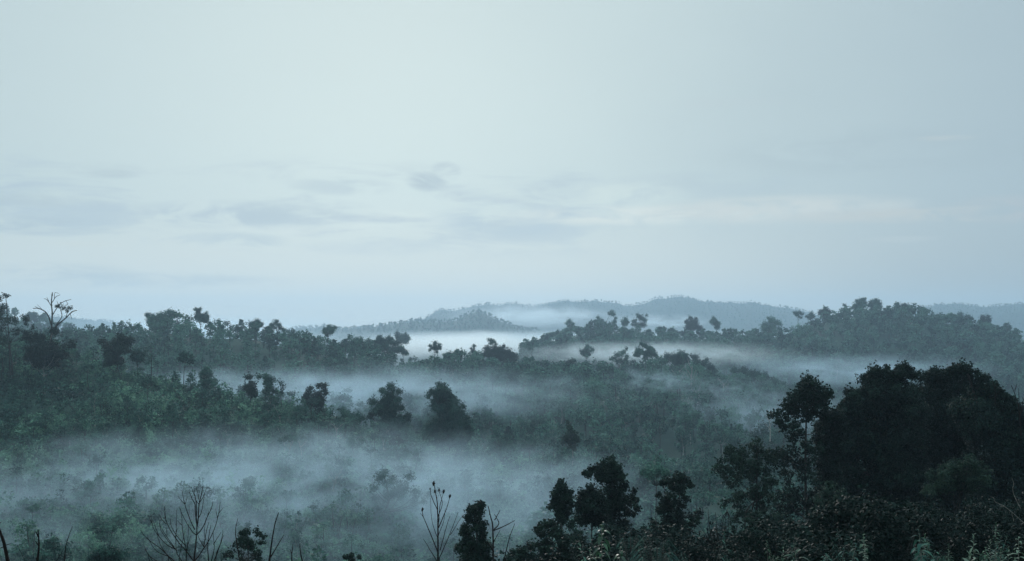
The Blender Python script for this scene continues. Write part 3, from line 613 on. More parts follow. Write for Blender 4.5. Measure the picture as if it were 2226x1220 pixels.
px_shrub("leafy green shrub under the open-crowned dark tree", 62, 1790, [(1790, 1066, 13), (1810, 1056, 11), (1830, 1071, 13), (1775, 1086, 13), (1800, 1096, 17), (1825, 1106, 15), (1780, 1121, 16), (1812, 1132, 16)], "leafy shrub under open-crowned tree", tint=.75)
px_shrub("flat-topped green shrub below the ragged dark tree", 58, 1665, [(1620, 1125, 9), (1640, 1120, 9), (1665, 1121, 9), (1690, 1125, 9), (1715, 1130, 9), (1640, 1140, 11), (1675, 1142, 12), (1705, 1148, 11), (1650, 1162, 12)], "flat-topped green shrub", tint=.75)

# ------------------------------------------------------------------ bare saplings, twigs and seed plant: polylines (px, py) at distance d
def twig_plant(name, label, cat, d, lines, bx, mat=TWIG, group=None, wob=.0012, heads=(), phrase=None, spread=.35, sides=5):
    """lines: [(points, thickness px at start)]; the stems go on down to the ground below the frame"""
    rng = np.random.RandomState(int(bx) + 5)
    X0 = (bx - CX) / F * d
    base = np.array([X0, d, Hs(X0, d)])
    t = thing(name, label, cat, base, group)
    mb = MB()
    ends = []
    for pts, th in lines:
        off0 = None
        P = [wpt(x, y, d) - base for x, y in pts]
        best = 0.0; start_dd = 0.0
        if ends:                                       # start where the parent line passes
            dmin = 1e9
            for e in ends:
                k = np.hypot(e[:, 0] - P[0][0], e[:, 2] - P[0][2]); i = int(np.argmin(k))
                if k[i] < dmin: dmin, start_dd = k[i], e[i, 1]
            if dmin > 8 / F * d: start_dd = rng.uniform(-.1, .1)
        tot = np.linalg.norm(P[-1] - P[0]); slope = rng.uniform(-spread, spread)
        for p in P: p[1] = start_dd + slope * np.linalg.norm(p - P[0]) / max(tot, 1e-6) * tot
        c = curve(P, 4 * (len(P) - 1) + 3, rng, wob * d / 20)
        r = th / 2 / F * d
        mb.add(*tube(c, r * np.linspace(1, .42, len(c)), sides)); ends.append(c)
        # buds where twigs are jointed
        for i in range(3, len(c) - 1, 4):
            mb.add(*tube([c[i] - (0, 0, r * .8), c[i], c[i] + (0, 0, r * .8)], [r * .3, r * .95, r * .3], 5))
        if pts[0][1] > 1200:                           # carry on to the ground
            g = np.array([P[0][0] * .25, P[0][1] * .2, -.15])
            mb.add(*tube(curve([g, (g + P[0]) / 2 + rng.normal(size=3) * .01, P[0]], 6), r * np.linspace(1.35, 1.0, 6), sides))
    part("stem", mb.mesh("stem", [mat], True), t)
    for (x, y, hh) in heads:                           # seed heads
        hb = MB(); p = wpt(x, y, d) - base; r = hh / F * d
        for e in ends:
            k = np.hypot(e[-1, 0] - p[0], e[-1, 2] - p[2])
            if k < 6 / F * d: p[1] = e[-1, 1]
        zz = np.linspace(-1, 1, 7)[:, None] * np.array([[.15, 0, 1]]) * r
        hb.add(*tube(p + zz, r * .45 * np.array([.15, .7, 1, .8, .9, .5, .1]), 6))
        for _ in range(10):
            u = unit(rng.normal(size=3)); q0 = p + u * r * .4
            hb.add(*tube([q0, q0 + u * r * .35 + (0, 0, r * .25)], [r * .16, r * .03], 4))
        part("seed_head", hb.mesh("seed_head", [TWIG]), t)
    if phrase: LM.append((np.mean([q[0] for q in lines[0][0]]), np.mean([q[1] for q in lines[0][0]]), phrase, "F"))
    return t
def zc(pts, s, ox, oy): return [(ox + x / s, oy + y / s) for x, y in pts]
S = lambda th, *p: (zc(p, 5.565, 250, 1040), th)
fan = [S(4.4, (955, 1010), (960, 850), (962, 700), (962, 600)), S(3.2, (962, 600), (985, 500), (1005, 320), (1040, 200), (1062, 95)),
       S(3, (962, 600), (945, 480), (938, 340), (890, 240), (868, 180)), S(2.6, (962, 640), (965, 480), (968, 330), (955, 240), (910, 110)),
       S(2, (985, 500), (1020, 420), (1040, 300), (1050, 210)), S(2, (1005, 310), (1060, 230), (1120, 100)), S(1.8, (1000, 320), (960, 250), (952, 140)),
       S(1.8, (1005, 260), (1000, 190), (980, 100)), S(2.4, (955, 700), (910, 650), (820, 490), (765, 350)), S(2.6, (935, 640), (870, 500), (810, 330), (770, 155)),
       S(1.8, (810, 330), (750, 280), (716, 232)), S(1.6, (815, 330), (830, 245)), S(2.6, (970, 695), (1030, 620), (1090, 480), (1130, 390), (1155, 300)),
       S(1.6, (1090, 480), (1105, 410)), S(2.6, (965, 1000), (1060, 860), (1160, 680), (1215, 480), (1232, 310)), S(1.7, (1215, 450), (1290, 365)),
       S(1.7, (1210, 500), (1188, 385)), S(2, (1060, 835), (1000, 750), (975, 690)), S(2, (1060, 840), (1090, 640), (1115, 545)),
       S(1.8, (1080, 760), (1065, 650), (1090, 490)), S(2.4, (1130, 1010), (1130, 820), (1165, 640), (1190, 545)), S(2.4, (1160, 1010), (1200, 850), (1190, 650)),
       S(2.4, (1190, 1010), (1250, 880), (1310, 700), (1326, 615)), S(1.9, (1230, 900), (1280, 780), (1310, 690)), S(1.9, (1190, 800), (1285, 650)),
       S(2.8, (950, 1000), (870, 880), (790, 780), (680, 600), (640, 480), (630, 325)), S(1.9, (640, 540), (580, 480), (550, 420)), S(1.7, (640, 500), (600, 380)),
       S(2.4, (870, 1010), (865, 880), (810, 640), (790, 480), (770, 380)), S(1.7, (800, 580), (735, 520)), S(2.1, (860, 820), (740, 690), (670, 560), (665, 490)),
       S(2.4, (830, 1010), (740, 880), (720, 640), (708, 405)), S(2.1, (750, 880), (660, 780), (560, 620), (548, 510)), S(2.4, (730, 860), (610, 800), (520, 700), (450, 600), (420, 440)),
       S(1.9, (520, 700), (455, 500)), S(1.6, (435, 550), (392, 470)), S(2, (730, 860), (600, 690), (520, 570)), S(1.6, (620, 690), (610, 590)),
       S(2.2, (690, 1010), (560, 840), (500, 690)), S(2.6, (720, 1010), (640, 940), (540, 850), (400, 750), (330, 680), (300, 630)), S(1.9, (640, 945), (500, 890), (400, 760), (370, 710)),
       S(2.1, (560, 1010), (440, 920), (380, 790)), S(1.9, (490, 1010), (420, 900), (375, 840)), S(1.8, (420, 1010), (380, 900)), S(1.8, (870, 880), (900, 760), (920, 690)),
       S(1.8, (880, 870), (890, 700), (900, 540)), S(1.8, (1290, 1010), (1285, 850)), S(1.8, (780, 960), (820, 770), (855, 640)), S(1.7, (745, 720), (760, 620), (780, 590))]
twig_plant("bare_sapling", "bare leafless sapling fanning into many upright twigs", "sapling", 22, fan, 422, group="bare twigs along the near slope", phrase="bare fan-shaped sapling")
twig_plant("bare_twig", "single curved bare twig before the small round dark tree", "twig", 20, [S(3, (1510, 1010), (1480, 880), (1440, 720), (1432, 620), (1450, 510))], 522, group="bare twigs along the near slope")
twig_plant("bare_twig", "forked bare twig, tallest right of the small round tree", "twig", 20, [S(4.2, (1862, 1010), (1890, 760), (1915, 580), (1955, 430)), S(3.2, (1872, 970), (1940, 850), (2025, 700))], 585, group="bare twigs along the near slope")
twig_plant("bare_twig", "short Y-shaped bare twig just above the bottom edge", "twig", 20, [S(3.2, (2140, 1010), (2140, 920), (2155, 790)), S(2.4, (2140, 920), (2115, 860))], 634, group="bare twigs along the near slope")
twig_plant("bare_twig", "stubby bare twig tip right of the Y-shaped twig", "twig", 20, [([(658, 1224), (653, 1200), (652, 1183)], 3.4)], 658, group="bare twigs along the near slope")
Z5 = lambda th, *p: (zc(p, 3.71, 0, 900), th)
twig_plant("dead_branch", "thick bent dead branch rising at the bottom left corner", "branch", 14, [Z5(9, (64, 1195), (45, 1040), (15, 920), (-20, 830)), Z5(2, (15, 880), (32, 862)), Z5(2.2, (44, 1060), (100, 1040)), Z5(2.2, (44, 1065), (0, 1082), (-30, 1090))], 17, group="bare twigs along the near slope")
twig_plant("dead_branch", "knotted dead branch stub, second from the bottom left corner", "branch", 15, [Z5(6, (298, 1195), (325, 1060), (328, 930)), Z5(3.5, (325, 1060), (300, 1020)), Z5(3.5, (326, 985), (310, 940))], 81, group="bare twigs along the near slope")
twig_plant("bare_twig", "slanting bare twig with knobs right of the knotted stub", "twig", 16, [Z5(2.8, (518, 1195), (545, 1040), (600, 900))], 140, group="bare twigs along the near slope")
twig_plant("bare_twig", "hair-thin twig leaning left beside the knotted stub", "twig", 18, [Z5(1.4, (205, 1195), (160, 1120), (120, 1060))], 54, group="bare twigs along the near slope")
twig_plant("bare_twig", "hair-thin twig leaning right before the slanting twig", "twig", 18, [Z5(1.6, (450, 1195), (505, 1105))], 122, group="bare twigs along the near slope")
Z6 = lambda th, *p: (zc(p, 3.05, 550, 820), th)
twig_plant("seed_plant", "tall dry weed with dark seed heads on thin stems", "plant", 24,
           [Z6(4, (1226, 1230), (1222, 1000), (1215, 850), (1192, 725)), Z6(2.2, (1220, 900), (1180, 800), (1172, 745)), Z6(2, (1221, 940), (1250, 850), (1228, 762)), Z6(2.2, (1224, 1000), (1238, 860), (1262, 768)),
            Z6(2.4, (1226, 1010), (1280, 880), (1303, 798)), Z6(2.6, (1224, 1160), (1160, 1010), (1125, 930), (1120, 890)), Z6(1.7, (1130, 940), (1108, 905)), Z6(2, (1240, 1150), (1280, 1000), (1310, 910)), Z6(2.2, (1235, 1200), (1300, 1050), (1365, 880)),
            Z6(1.6, (1310, 1040), (1385, 925)), Z6(2.2, (1216, 1215), (1125, 1080)), Z6(1.6, (1223, 1080), (1180, 960), (1168, 820)), Z6(1.6, (1226, 1060), (1262, 960), (1270, 880))],
           952, heads=[(940, 1057, 6), (945, 1068, 4), (953, 1069, 4), (964, 1070, 5), (977, 1081, 5), (917, 1110, 5), (934, 1065, 3)], group="bare twigs along the near slope", phrase="seed-headed weed")
twig_plant("bare_sapling", "bare crooked sapling right of the conical dark tree", "sapling", 26,
           [Z6(4.2, (1592, 1230), (1590, 1000), (1575, 930), (1558, 855)), Z6(3, (1590, 1020), (1630, 970), (1600, 910)), Z6(2.4, (1602, 950), (1640, 885)), Z6(3, (1595, 1020), (1680, 985), (1735, 955)), Z6(2.6, (1660, 1230), (1700, 1060), (1735, 960)), Z6(2.2, (1592, 1100), (1640, 1010)), Z6(2, (1590, 1150), (1530, 1040))],
           1072, group="bare twigs along the near slope", phrase="bare crooked sapling")
Z4 = lambda th, *p: (zc(p, 3.05, 1626, 600), th)
twig_plant("bare_sapling", "bare forked stalks at the right edge above the dark mass", "sapling", 70,
           [Z4(3, (1812, 1060), (1800, 940), (1790, 860), (1765, 780), (1740, 725)), Z4(2, (1765, 760), (1780, 715)), Z4(2.4, (1800, 950), (1820, 830), (1815, 805)), Z4(2, (1795, 880), (1790, 745)), Z4(1.6, (1800, 920), (1840, 850))], 2222, group="bare twigs along the near slope", spread=.1)
twig_plant("bare_sapling", "small bare forked tip poking from the dark mass's right shoulder", "sapling", 70,
           [Z4(2.2, (1640, 850), (1635, 760), (1612, 688)), Z4(1.6, (1634, 745), (1655, 705)), Z4(1.6, (1645, 790), (1680, 740))], 2163, group="bare twigs along the near slope", spread=.1)
Z9 = lambda th, *p: (zc(p, 6.36, 1876, 1040), th)
twig_plant("dead_branch", "pale dead branch lying across the dark undergrowth on right", "branch", 30, [Z9(1.6, (2230, 620), (2000, 420), (1900, 360), (1825, 325), (1800, 262)), Z9(1.2, (1800, 268), (1760, 252)), Z9(1.4, (2095, 600), (2060, 480))], 2240, mat=DRY, group="pale dead branches in the undergrowth", spread=.1)
twig_plant("dead_branch", "pale curved dead branch hanging before the rightmost dark tree", "branch", 34, [Z9(1.6, (2180, 420), (2100, 250), (2080, 145), (2096, 80), (2068, -10))], 2225, mat=DRY, group="pale dead branches in the undergrowth", spread=.1)
Z8 = lambda th, *p: (zc(p, 2.773, 1526, 780), th)
twig_plant("dry_stalk", "dry dark stalks with drooping fronds below the ragged tree", "plant", 45, [Z8(2.6, (160, 1225), (150, 1020), (168, 930)), Z8(2.4, (168, 935), (140, 960), (118, 1020)), Z8(2.4, (165, 940), (150, 985), (140, 1045)), Z8(2.2, (170, 940), (185, 970), (195, 1030)), Z8(2.2, (168, 938), (175, 980), (172, 1050))], 1584, group="bare twigs along the near slope")
Z7 = lambda th, *p: (zc(p, 3.05, 1050, 820), th)
twig_plant("dry_stalk", "leaning bare stalks right of the wavy-outlined tree", "plant", 45, [Z7(2.6, (1700, 1220), (1560, 1120), (1400, 1035), (1370, 1020)), Z7(2, (1560, 1220), (1500, 1080), (1430, 980)), Z7(2, (1520, 1100), (1500, 960), (1495, 880)), Z7(2, (1600, 1220), (1560, 1060), (1545, 900))], 1570, group="bare twigs along the near slope")
# forked dead tree on the left hill and bare trunks
def dead_tree(label, d, lines, bx, mat=BARK, blobs=None, phrase=None, zone="N", leaf=.3):
    t = twig_plant("dead_tree", label, "tree", d, lines, bx, mat, None, wob=.0006, spread=.3, sides=6)
    rng = np.random.RandomState(3)
    if blobs:
        base = np.array(t.location); mb = MB()
        crown_leaves(mb, [tuple(wpt(x, y, d) - base) + (r / F * d,) for x, y, r in blobs], leaf, rng, 7)
        part("crown", mb.mesh("crown", [LEAF_DEEP]), t)
    if phrase: LM.append((lines[0][0][-1][0], lines[0][0][-1][1] + 20, phrase, zone))
    return t
Z1 = lambda th, *p: (zc(p, 3.05, 0, 600), th)
dead_tree("bare forked dead tree with one leafy limb against pale sky", 306,
          [Z1(5.0, (342, 560), (340, 420), (345, 330), (350, 250), (345, 180), (352, 110)), Z1(3.6, (345, 330), (320, 270), (290, 235), (245, 215), (205, 215)), Z1(4.0, (360, 350), (395, 315), (440, 280), (480, 240), (515, 228)),
           Z1(1.9, (345, 200), (320, 160), (300, 150)), Z1(1.9, (348, 180), (375, 140), (405, 125)), Z1(2.4, (352, 260), (390, 200), (430, 170), (478, 156)), Z1(2.4, (375, 325), (410, 270), (400, 210), (420, 185)),
           Z1(1.4, (365, 150), (372, 112), (400, 118)), Z1(1.4, (270, 222), (240, 190)), Z1(1.4, (245, 215), (215, 200)), Z1(1.4, (470, 250), (485, 290)), Z1(1.7, (440, 280), (455, 240), (470, 205)), Z1(1.4, (330, 170), (318, 140)), Z1(1.4, (395, 200), (380, 165)), Z1(1.3, (310, 250), (275, 245)), Z1(1.3, (440, 165), (460, 185))],
          112, blobs=[(128, 664, 8), (138, 668, 9), (152, 668, 7), (145, 676, 7), (122, 666, 5)], phrase="bare forked dead tree")
def pale_snag(label, d, x0, y0, y1, bx=None, th=4.0, rs=1):
    rng = np.random.RandomState(rs)
    ln = [([(x0, y0), (x0 + rng.uniform(-2, 2), (y0 + y1) / 2), (x0 + rng.uniform(-3, 3), y1)], th)]
    for k in range(9):
        ya = y0 + (y1 - y0) * rng.uniform(.35, .9); sx = rng.choice([-1, 1]) * rng.uniform(6, 16)
        ln.append(([(x0, ya), (x0 + sx * .5, ya - 9), (x0 + sx, ya - rng.uniform(12, 26))], th * .4))
    return twig_plant("bare_tree", label, "tree", d, ln, x0, PALE_BARK, "pale bare trees on the middle ridge face", wob=.0003, spread=.2)
pale_snag("pale bare tree with upswept limbs, middle of a misty trio", 560, 1502, 862, 795, rs=3)
pale_snag("pale bare tree, shorter, left in the misty trio", 560, 1476, 850, 805, rs=5, th=3)
pale_snag("pale bare tree, right and lowest of the misty trio", 545, 1516, 885, 848, rs=8, th=3)
pale_snag("pale bare slim trunk near the right end of middle ridge", 560, 1574, 872, 832, rs=9, th=3)
pale_snag("pale bare forked tree low on the misty middle ridge face", 500, 1492, 905, 870, rs=11, th=2.6)
pale_snag("pale bare trunk left of the misty trio, half hidden", 560, 1404, 880, 845, rs=12, th=2.4)
pale_snag("white-stemmed tree in mist beside the open-crowned dark tree", 300, 1674, 960, 905, rs=13, th=2.6)
pale_snag("crooked white snag among scrub below the many-tiered tree", 268, 732, 1000, 925, rs=14, th=3)

# ------------------------------------------------------------------ leafy foreground plants with visible leaves
def leaf_blade(base, direc, up, L, W, bend, n=4):
    """a lance leaf as a bent strip"""
    direc = unit(np.asarray(direc, float)); side = unit(np.cross(direc, up)); nrm = np.cross(side, direc)
    ts = np.linspace(0, 1, n + 1); prof = np.array([.12, .8, 1, .65, .04]) if n == 4 else np.interp(ts, [0, .35, 1], [.15, 1, .04])
    mid = base + direc[None] * (ts * L)[:, None] - np.array([[0, 0, 1]]) * (ts ** 2 * L * bend)[:, None]
    l = mid - side * (prof * W / 2)[:, None] + nrm * (prof * W * .18)[:, None]; r = mid + side * (prof * W / 2)[:, None] + nrm * (prof * W * .18)[:, None]
    v = np.empty(((n + 1) * 3, 3)); v[0::3] = l; v[1::3] = mid; v[2::3] = r
    q = []
    for i in range(n):
        a = i * 3; q += [(a, a + 1, a + 4, a + 3), (a + 1, a + 2, a + 5, a + 4)]
    return v, np.array(q)
def leafy_plant(name, label, d, x, ytop, L, W, n, mat, phrase=None, bend=.45, lean=0.0, heads=False, seed=1, clump=1):
    rng = np.random.RandomState(seed)
    X0 = (x - CX) / F * d; gz = Hs(X0, d)
    top = wpt(x, ytop, d)
    h = top[2] - gz
    t = thing(name, label, "plant", (X0, d, gz), "leafy plants in the near undergrowth")
    lb, sb = MB(), MB()
    for c in range(clump):
        hh = h * (1 if c == 0 else rng.uniform(.75, .97)); ox = 0 if c == 0 else rng.uniform(-1, 1) * L * 1.6; oy = 0 if c == 0 else rng.uniform(-1, 1) * L * 1.6
        st = curve([(ox * .3, oy * .3, -.1), (ox * .7 + lean * hh * .4, oy * .7, hh * .5), (ox + lean * hh, oy, hh)], 12)
        sb.add(*tube(st, np.linspace(W * .16, W * .05, 12), 5))
        for i in range(n):
            f = 1 - (i / n) ** 1.1 * min(.9, (n * L * .16) / max(hh, .1)); k = f * 11; j = min(int(k), 10)
            p = st[j] + (st[j + 1] - st[j]) * (k - j)
            a = i * 2.4 + rng.uniform(-.4, .4); el_ = rng.uniform(.15, .6) + .8 * max(0, f - .93) / .07
            s_ = rng.uniform(.75, 1.15) * (1 if f < .96 else .65)
            v, q = leaf_blade(p, (math.cos(a) * math.cos(el_), math.sin(a) * math.cos(el_), math.sin(el_)), np.array([0, 0, 1.]), L * s_, W * s_, bend * rng.uniform(.5, 1.4))
            lb.add(v, q, 0, float(np.clip(rng.normal(.5, .2), 0, 1)))
    part("foliage", lb.mesh("foliage", [mat]), t); part("stem", sb.mesh("stem", [DRY], True), t)
    return t
leafy_plant("leafy_plant", "silvery whorl-leaved plant, tallest near the bottom right", 12.5, 2116, 1164, .085, .022, 26, PALE_LEAF, seed=2)
leafy_plant("leafy_plant", "silvery plant with narrow leaves left of the broad-leaved one", 13, 2152, 1176, .075, .018, 22, PALE_LEAF, seed=3)
leafy_plant("leafy_plant", "pale broad-leaved plant in the bottom right corner", 11, 2214, 1172, .095, .034, 20, PALE_LEAF, seed=4, bend=.7)
leafy_plant("leafy_plant", "dense clump of pale narrow leaves beside the corner plant", 12, 2192, 1192, .085, .016, 34, PALE_LEAF, seed=5, clump=5)
leafy_plant("leafy_plant", "broad pale leaves at the bottom under the tallest silvery plant", 11, 2108, 1204, .105, .040, 16, PALE_LEAF, seed=6, bend=.2, clump=2)
leafy_plant("leafy_plant", "slim pale-leaved spire alone in the dark bottom undergrowth", 16, 1880, 1184, .055, .020, 30, PALE_LEAF, seed=7)
leafy_plant("leafy_plant", "small pale sprig left of the tallest silvery plant", 14, 2062, 1186, .06, .02, 18, FRESH, seed=8)
leafy_plant("leafy_plant", "small green sprig before the lighter rounded shrub", 20, 2010, 1164, .08, .035, 18, FRESH, seed=18, clump=3)
leafy_plant("leafy_plant", "green leafy sprig right of the lighter rounded shrub", 20, 2165, 1138, .09, .03, 22, FRESH, seed=19, clump=4)
leafy_plant("broadleaf_plant", "glossy big-leaved plant before the central dark trees", 18, 1308, 1140, .17, .085, 24, FRESH, seed=9, bend=1.1, clump=3)
leafy_plant("broadleaf_plant", "single glossy leaf sprig low beside the big-leaved plant", 17, 1283, 1198, .13, .06, 9, FRESH, seed=10, bend=.8)
r_ = np.random.RandomState(77)
for k in range(26):                                    # mixed sprigs and tall weeds in the dark undergrowth
    px_, d_ = r_.uniform(1150, 2215), r_.uniform(14, 30)
    yt = r_.uniform(1150, 1205) if px_ > 1500 else r_.uniform(1175, 1210)
    big = r_.uniform() < .4
    kind = "broad-leaved dark" if big else "narrow-leaved dark"
    others = sorted((abs(px_ - l[0]), l) for l in LM if l[3] == "F")
    lab = None
    for dd, l in others[:6]:
        c_ = f"{kind} sprig at the bottom, {'right' if px_ > l[0] else 'left'} of the {l[2]}"
        if c_ not in USED: lab = c_; break
    if lab: leafy_plant("leafy_plant", lab, d_, px_, yt, (.14 if big else .09) * r_.uniform(.8, 1.3), (.055 if big else .018) * r_.uniform(.8, 1.2), r_.randint(12, 26), (FRESH, LEAF, SCRUB, LEAF)[k % 4], seed=100 + k, bend=r_.uniform(.3, 1.0), lean=r_.uniform(-.25, .25), clump=r_.randint(1, 5))
def fern(label, d, x, ytop, n, L, mat, seed):
    rng = np.random.RandomState(seed); X0 = (x - CX) / F * d; gz = Hs(X0, d); h = wpt(x, ytop, d)[2] - gz
    t = thing("feathery_shrub", label, "shrub", (X0, d, gz), "leafy plants in the near undergrowth"); lb, sb = MB(), MB()
    for i in range(n):
        a = rng.uniform(0, 6.28); o = np.array([math.cos(a), math.sin(a), 0]); hh = h * rng.uniform(.72, 1)
        st = curve([(0, 0, -.1), o * L * .12 + (0, 0, hh * .6), o * L * .45 + (0, 0, hh), o * L + (0, 0, hh - L * .35)], 22)
        sb.add(*tube(st, np.linspace(.012, .003, len(st)), 4))
        for j in range(8, len(st) - 1):
            tg = unit(st[j + 1] - st[j]); sd = unit(np.cross(tg, (0, 0, 1)))
            for sg in (-1, 1):
                for u in (0, .5):
                    v, q = leaf_blade(st[j] + (st[j + 1] - st[j]) * u, sd * sg + tg * .7, np.array([0, 0, 1.]), L * .2 * rng.uniform(.7, 1.1), L * .022, .35, 4)
                    lb.add(v, q, 0, float(np.clip(rng.normal(.45, .15), 0, 1)))
    part("foliage", lb.mesh("foliage", [mat]), t); part("stem", sb.mesh("stem", [BARK], True), t)
fern("feathery arching shrub right of the big-leaved plant", 26, 1425, 1172, 26, .55, LEAF, 4)
fern("small feathery shrub directly behind the big-leaved plant", 27, 1370, 1166, 14, .38, LEAF, 5)

# ------------------------------------------------------------------ generic tree and shrub kinds
def gen_blobs(kind, rng):
    """crown of a 10 m tree: list of (x,y,z,r)"""
    b = []
    if kind == "round":
        for _ in range(16):
            u = unit(rng.normal(size=3)); b.append((u[0] * 2.5, u[1] * 2.5, 6.9 + u[2] * 2.0, rng.uniform(.9, 1.4)))
    elif kind == "tall":
        for i in range(16):
            z = 3.0 + 6.4 * i / 15; w_ = 1.5 * math.sin(.5 + 2.3 * i / 15); a = rng.uniform(0, 6.28)
            b.append((math.cos(a) * w_, math.sin(a) * w_, z, rng.uniform(.75, 1.2)))
    elif kind == "umbrella":
        for _ in range(13):
            a = rng.uniform(0, 6.28); r = 3.0 * math.sqrt(rng.uniform(0, 1)); b.append((math.cos(a) * r, math.sin(a) * r, 9.0 - r * .25 + rng.uniform(-.4, .3), rng.uniform(.6, 1.0)))
    elif kind == "clumped":
        for _ in range(11):
            a = rng.uniform(0, 6.28); r = rng.uniform(.5, 2.9); b.append((math.cos(a) * r, math.sin(a) * r, rng.uniform(4.2, 9.2), rng.uniform(.8, 1.35)))
    elif kind == "open":
        for _ in range(10):
            a = rng.uniform(0, 6.28); r = rng.uniform(.3, 2.3); b.append((math.cos(a) * r, math.sin(a) * r, rng.uniform(5.0, 9.4), rng.uniform(.45, .8)))
    elif kind == "conical":
        for i in range(18):
            f = i / 17; w_ = 2.3 * (1 - f) ** .8; a = i * 2.4; b.append((math.cos(a) * w_, math.sin(a) * w_, 2.2 + 7.2 * f, 1.25 - .65 * f))
    elif kind == "bushy":
        for _ in range(20):
            u = unit(rng.normal(size=3)); b.append((u[0] * 3.0, u[1] * 3.0, 4.9 + u[2] * 3.3, rng.uniform(1.1, 1.7)))
    return b
KINDS = ["round", "tall", "umbrella", "clumped", "open", "conical", "bushy"]
PROTO, TEMPL = {}, {}
def thinned(arr, n, rng, grow=1.0):
    """keep n of the leaves (material 0) and all the wood, each leaf grown a little to close the crown"""
    v, q, m, t = arr
    lf = np.nonzero(m == 0)[0]
    if len(lf) <= n: return arr
    keep = np.concatenate([rng.choice(lf, n, replace=False), np.nonzero(m != 0)[0]])
    leaf = keep[m[keep] == 0]
    v = v.copy()
    c = v[q[leaf]].mean(1, keepdims=True); v[q[leaf]] = c + (v[q[leaf]] - c) * grow
    used = np.unique(q[keep]); re_ = np.full(len(v), -1); re_[used] = np.arange(len(used))
    return v[used], re_[q[keep]], m[keep], t[used]
for ki, kd in enumerate(KINDS):
    for va in range(3):
        rng = np.random.RandomState(100 + ki * 10 + va)
        bl = gen_blobs(kd, rng)
        cm = MB(); crown_leaves(cm, bl, .40, rng, 6.0 if kd != "open" else 4.5, tint0=.5)
        tm = MB(); woody(tm, (0, 0, 0), bl, .19, rng)
        PROTO[kd, va] = (cm.mesh("crown", [LEAF]), tm.mesh("trunk", [BARK if (ki + va) % 4 else PALE_BARK], True))
        for lod, (lf, dn) in enumerate(((.62, 3.6), (.95, 3.2), (1.7, 2.4))):
            rng = np.random.RandomState(500 + ki * 10 + va)
            m_ = MB(); crown_leaves(m_, bl, lf, rng, dn, aspect=.7)
            top_ = max(b[2] for b in bl)
            m_.add(*tube([(0, 0, -1), (.1, 0, 3), (0, .1, top_ * .9)], [.22, .18, .05], 4), 1)
            TEMPL[kd, va, lod] = thinned(m_.arrays(), (620, 420, 170)[lod], rng, (1.15, 1.2, 1.35)[lod])
SH_KINDS = ["mounded", "tufted", "upright", "spreading"]
SPROTO, STEMPL = {}, {}
for ki, kd in enumerate(SH_KINDS):
    for va in range(3):
        rng = np.random.RandomState(900 + ki * 10 + va); m_ = MB(); bl = []
        if kd == "mounded": bl = [(rng.uniform(-1, 1), rng.uniform(-1, 1), rng.uniform(.5, 1.3), rng.uniform(.45, .75)) for _ in range(8)]
        if kd == "upright": bl = [(rng.uniform(-.5, .5), rng.uniform(-.5, .5), .5 + 2.2 * i / 8, rng.uniform(.35, .6)) for i in range(9)]
        if kd == "spreading": bl = [(rng.uniform(-1.6, 1.6), rng.uniform(-1.4, 1.4), rng.uniform(.8, 1.3), rng.uniform(.35, .6)) for _ in range(10)]
        if kd == "tufted": bl = [(rng.uniform(-.8, .8), rng.uniform(-.8, .8), rng.uniform(.3, 1.0), rng.uniform(.3, .45)) for _ in range(6)]
        crown_leaves(m_, bl, .20, rng, 5.0, aspect=.5, droop=.5)
        if kd == "tufted":
            for _ in range(160):
                a = rng.uniform(0, 6.28); e = rng.uniform(.5, 1.4); o = np.array([rng.uniform(-.9, .9), rng.uniform(-.9, .9), 0])
                v, q = leaf_blade(o, (math.cos(a) * math.cos(e), math.sin(a) * math.cos(e), math.sin(e)), np.array([0, 0, 1.]), rng.uniform(.8, 1.6), .07, .3, 3)
                m_.add(v, q, 0, float(rng.uniform(.3, .9)))
        for b in bl[::2]:
            m_.add(*tube([(b[0] * .2, b[1] * .2, -.3), (b[0] * .6, b[1] * .6, b[2] * .5), b[:3]], [.05, .04, .015], 4), 1)
        SPROTO[kd, va] = m_.mesh("shrub", [SCRUB if va else LEAF, BARK])
        rng = np.random.RandomState(900 + ki * 10 + va); m_ = MB()
        crown_leaves(m_, [b for b in bl], .33, rng, 2.6, aspect=.5, droop=.5)
        STEMPL[kd, va] = thinned(m_.arrays(), 110, rng, 1.15)

# ------------------------------------------------------------------ where trees and shrubs stand
def visible(x, y, ztop):
    """the top of a plant at (x,y) clears the terrain seen from the camera"""
    ts = np.concatenate([np.linspace(.02, .3, 14), np.linspace(.33, .985, 60)])[None]
    hx, hy = x[:, None] * ts, y[:, None] * ts
    ray = ZC + (ztop[:, None] - ZC) * ts
    return (H(hx.ravel(), hy.ravel()).reshape(hx.shape) < ray + .2).all(1)
def scatter(n, xp0, xp1, d0, d1, rng):
    """n points spread evenly over the ground between two bearings and two distances"""
    d = np.sqrt(rng.uniform(d0 ** 2, d1 ** 2, n)); xp = rng.uniform(xp0, xp1, n)
    return (xp - CX) / F * d, d, xp
def thin(x, y, r):
    """drop points closer than r to an earlier one"""
    keep = []; cell = {}
    for i in range(len(x)):
        k = (int(x[i] // r), int(y[i] // r)); ok = True
        for a in (-1, 0, 1):
            for b in (-1, 0, 1):
                for j in cell.get((k[0] + a, k[1] + b), ()):
                    if (x[i] - x[j]) ** 2 + (y[i] - y[j]) ** 2 < r * r: ok = False
        if ok: keep.append(i); cell.setdefault(k, []).append(i)
    return np.array(keep, int)
cands = []                     # zone, x, y, ground z, height, kind, variant
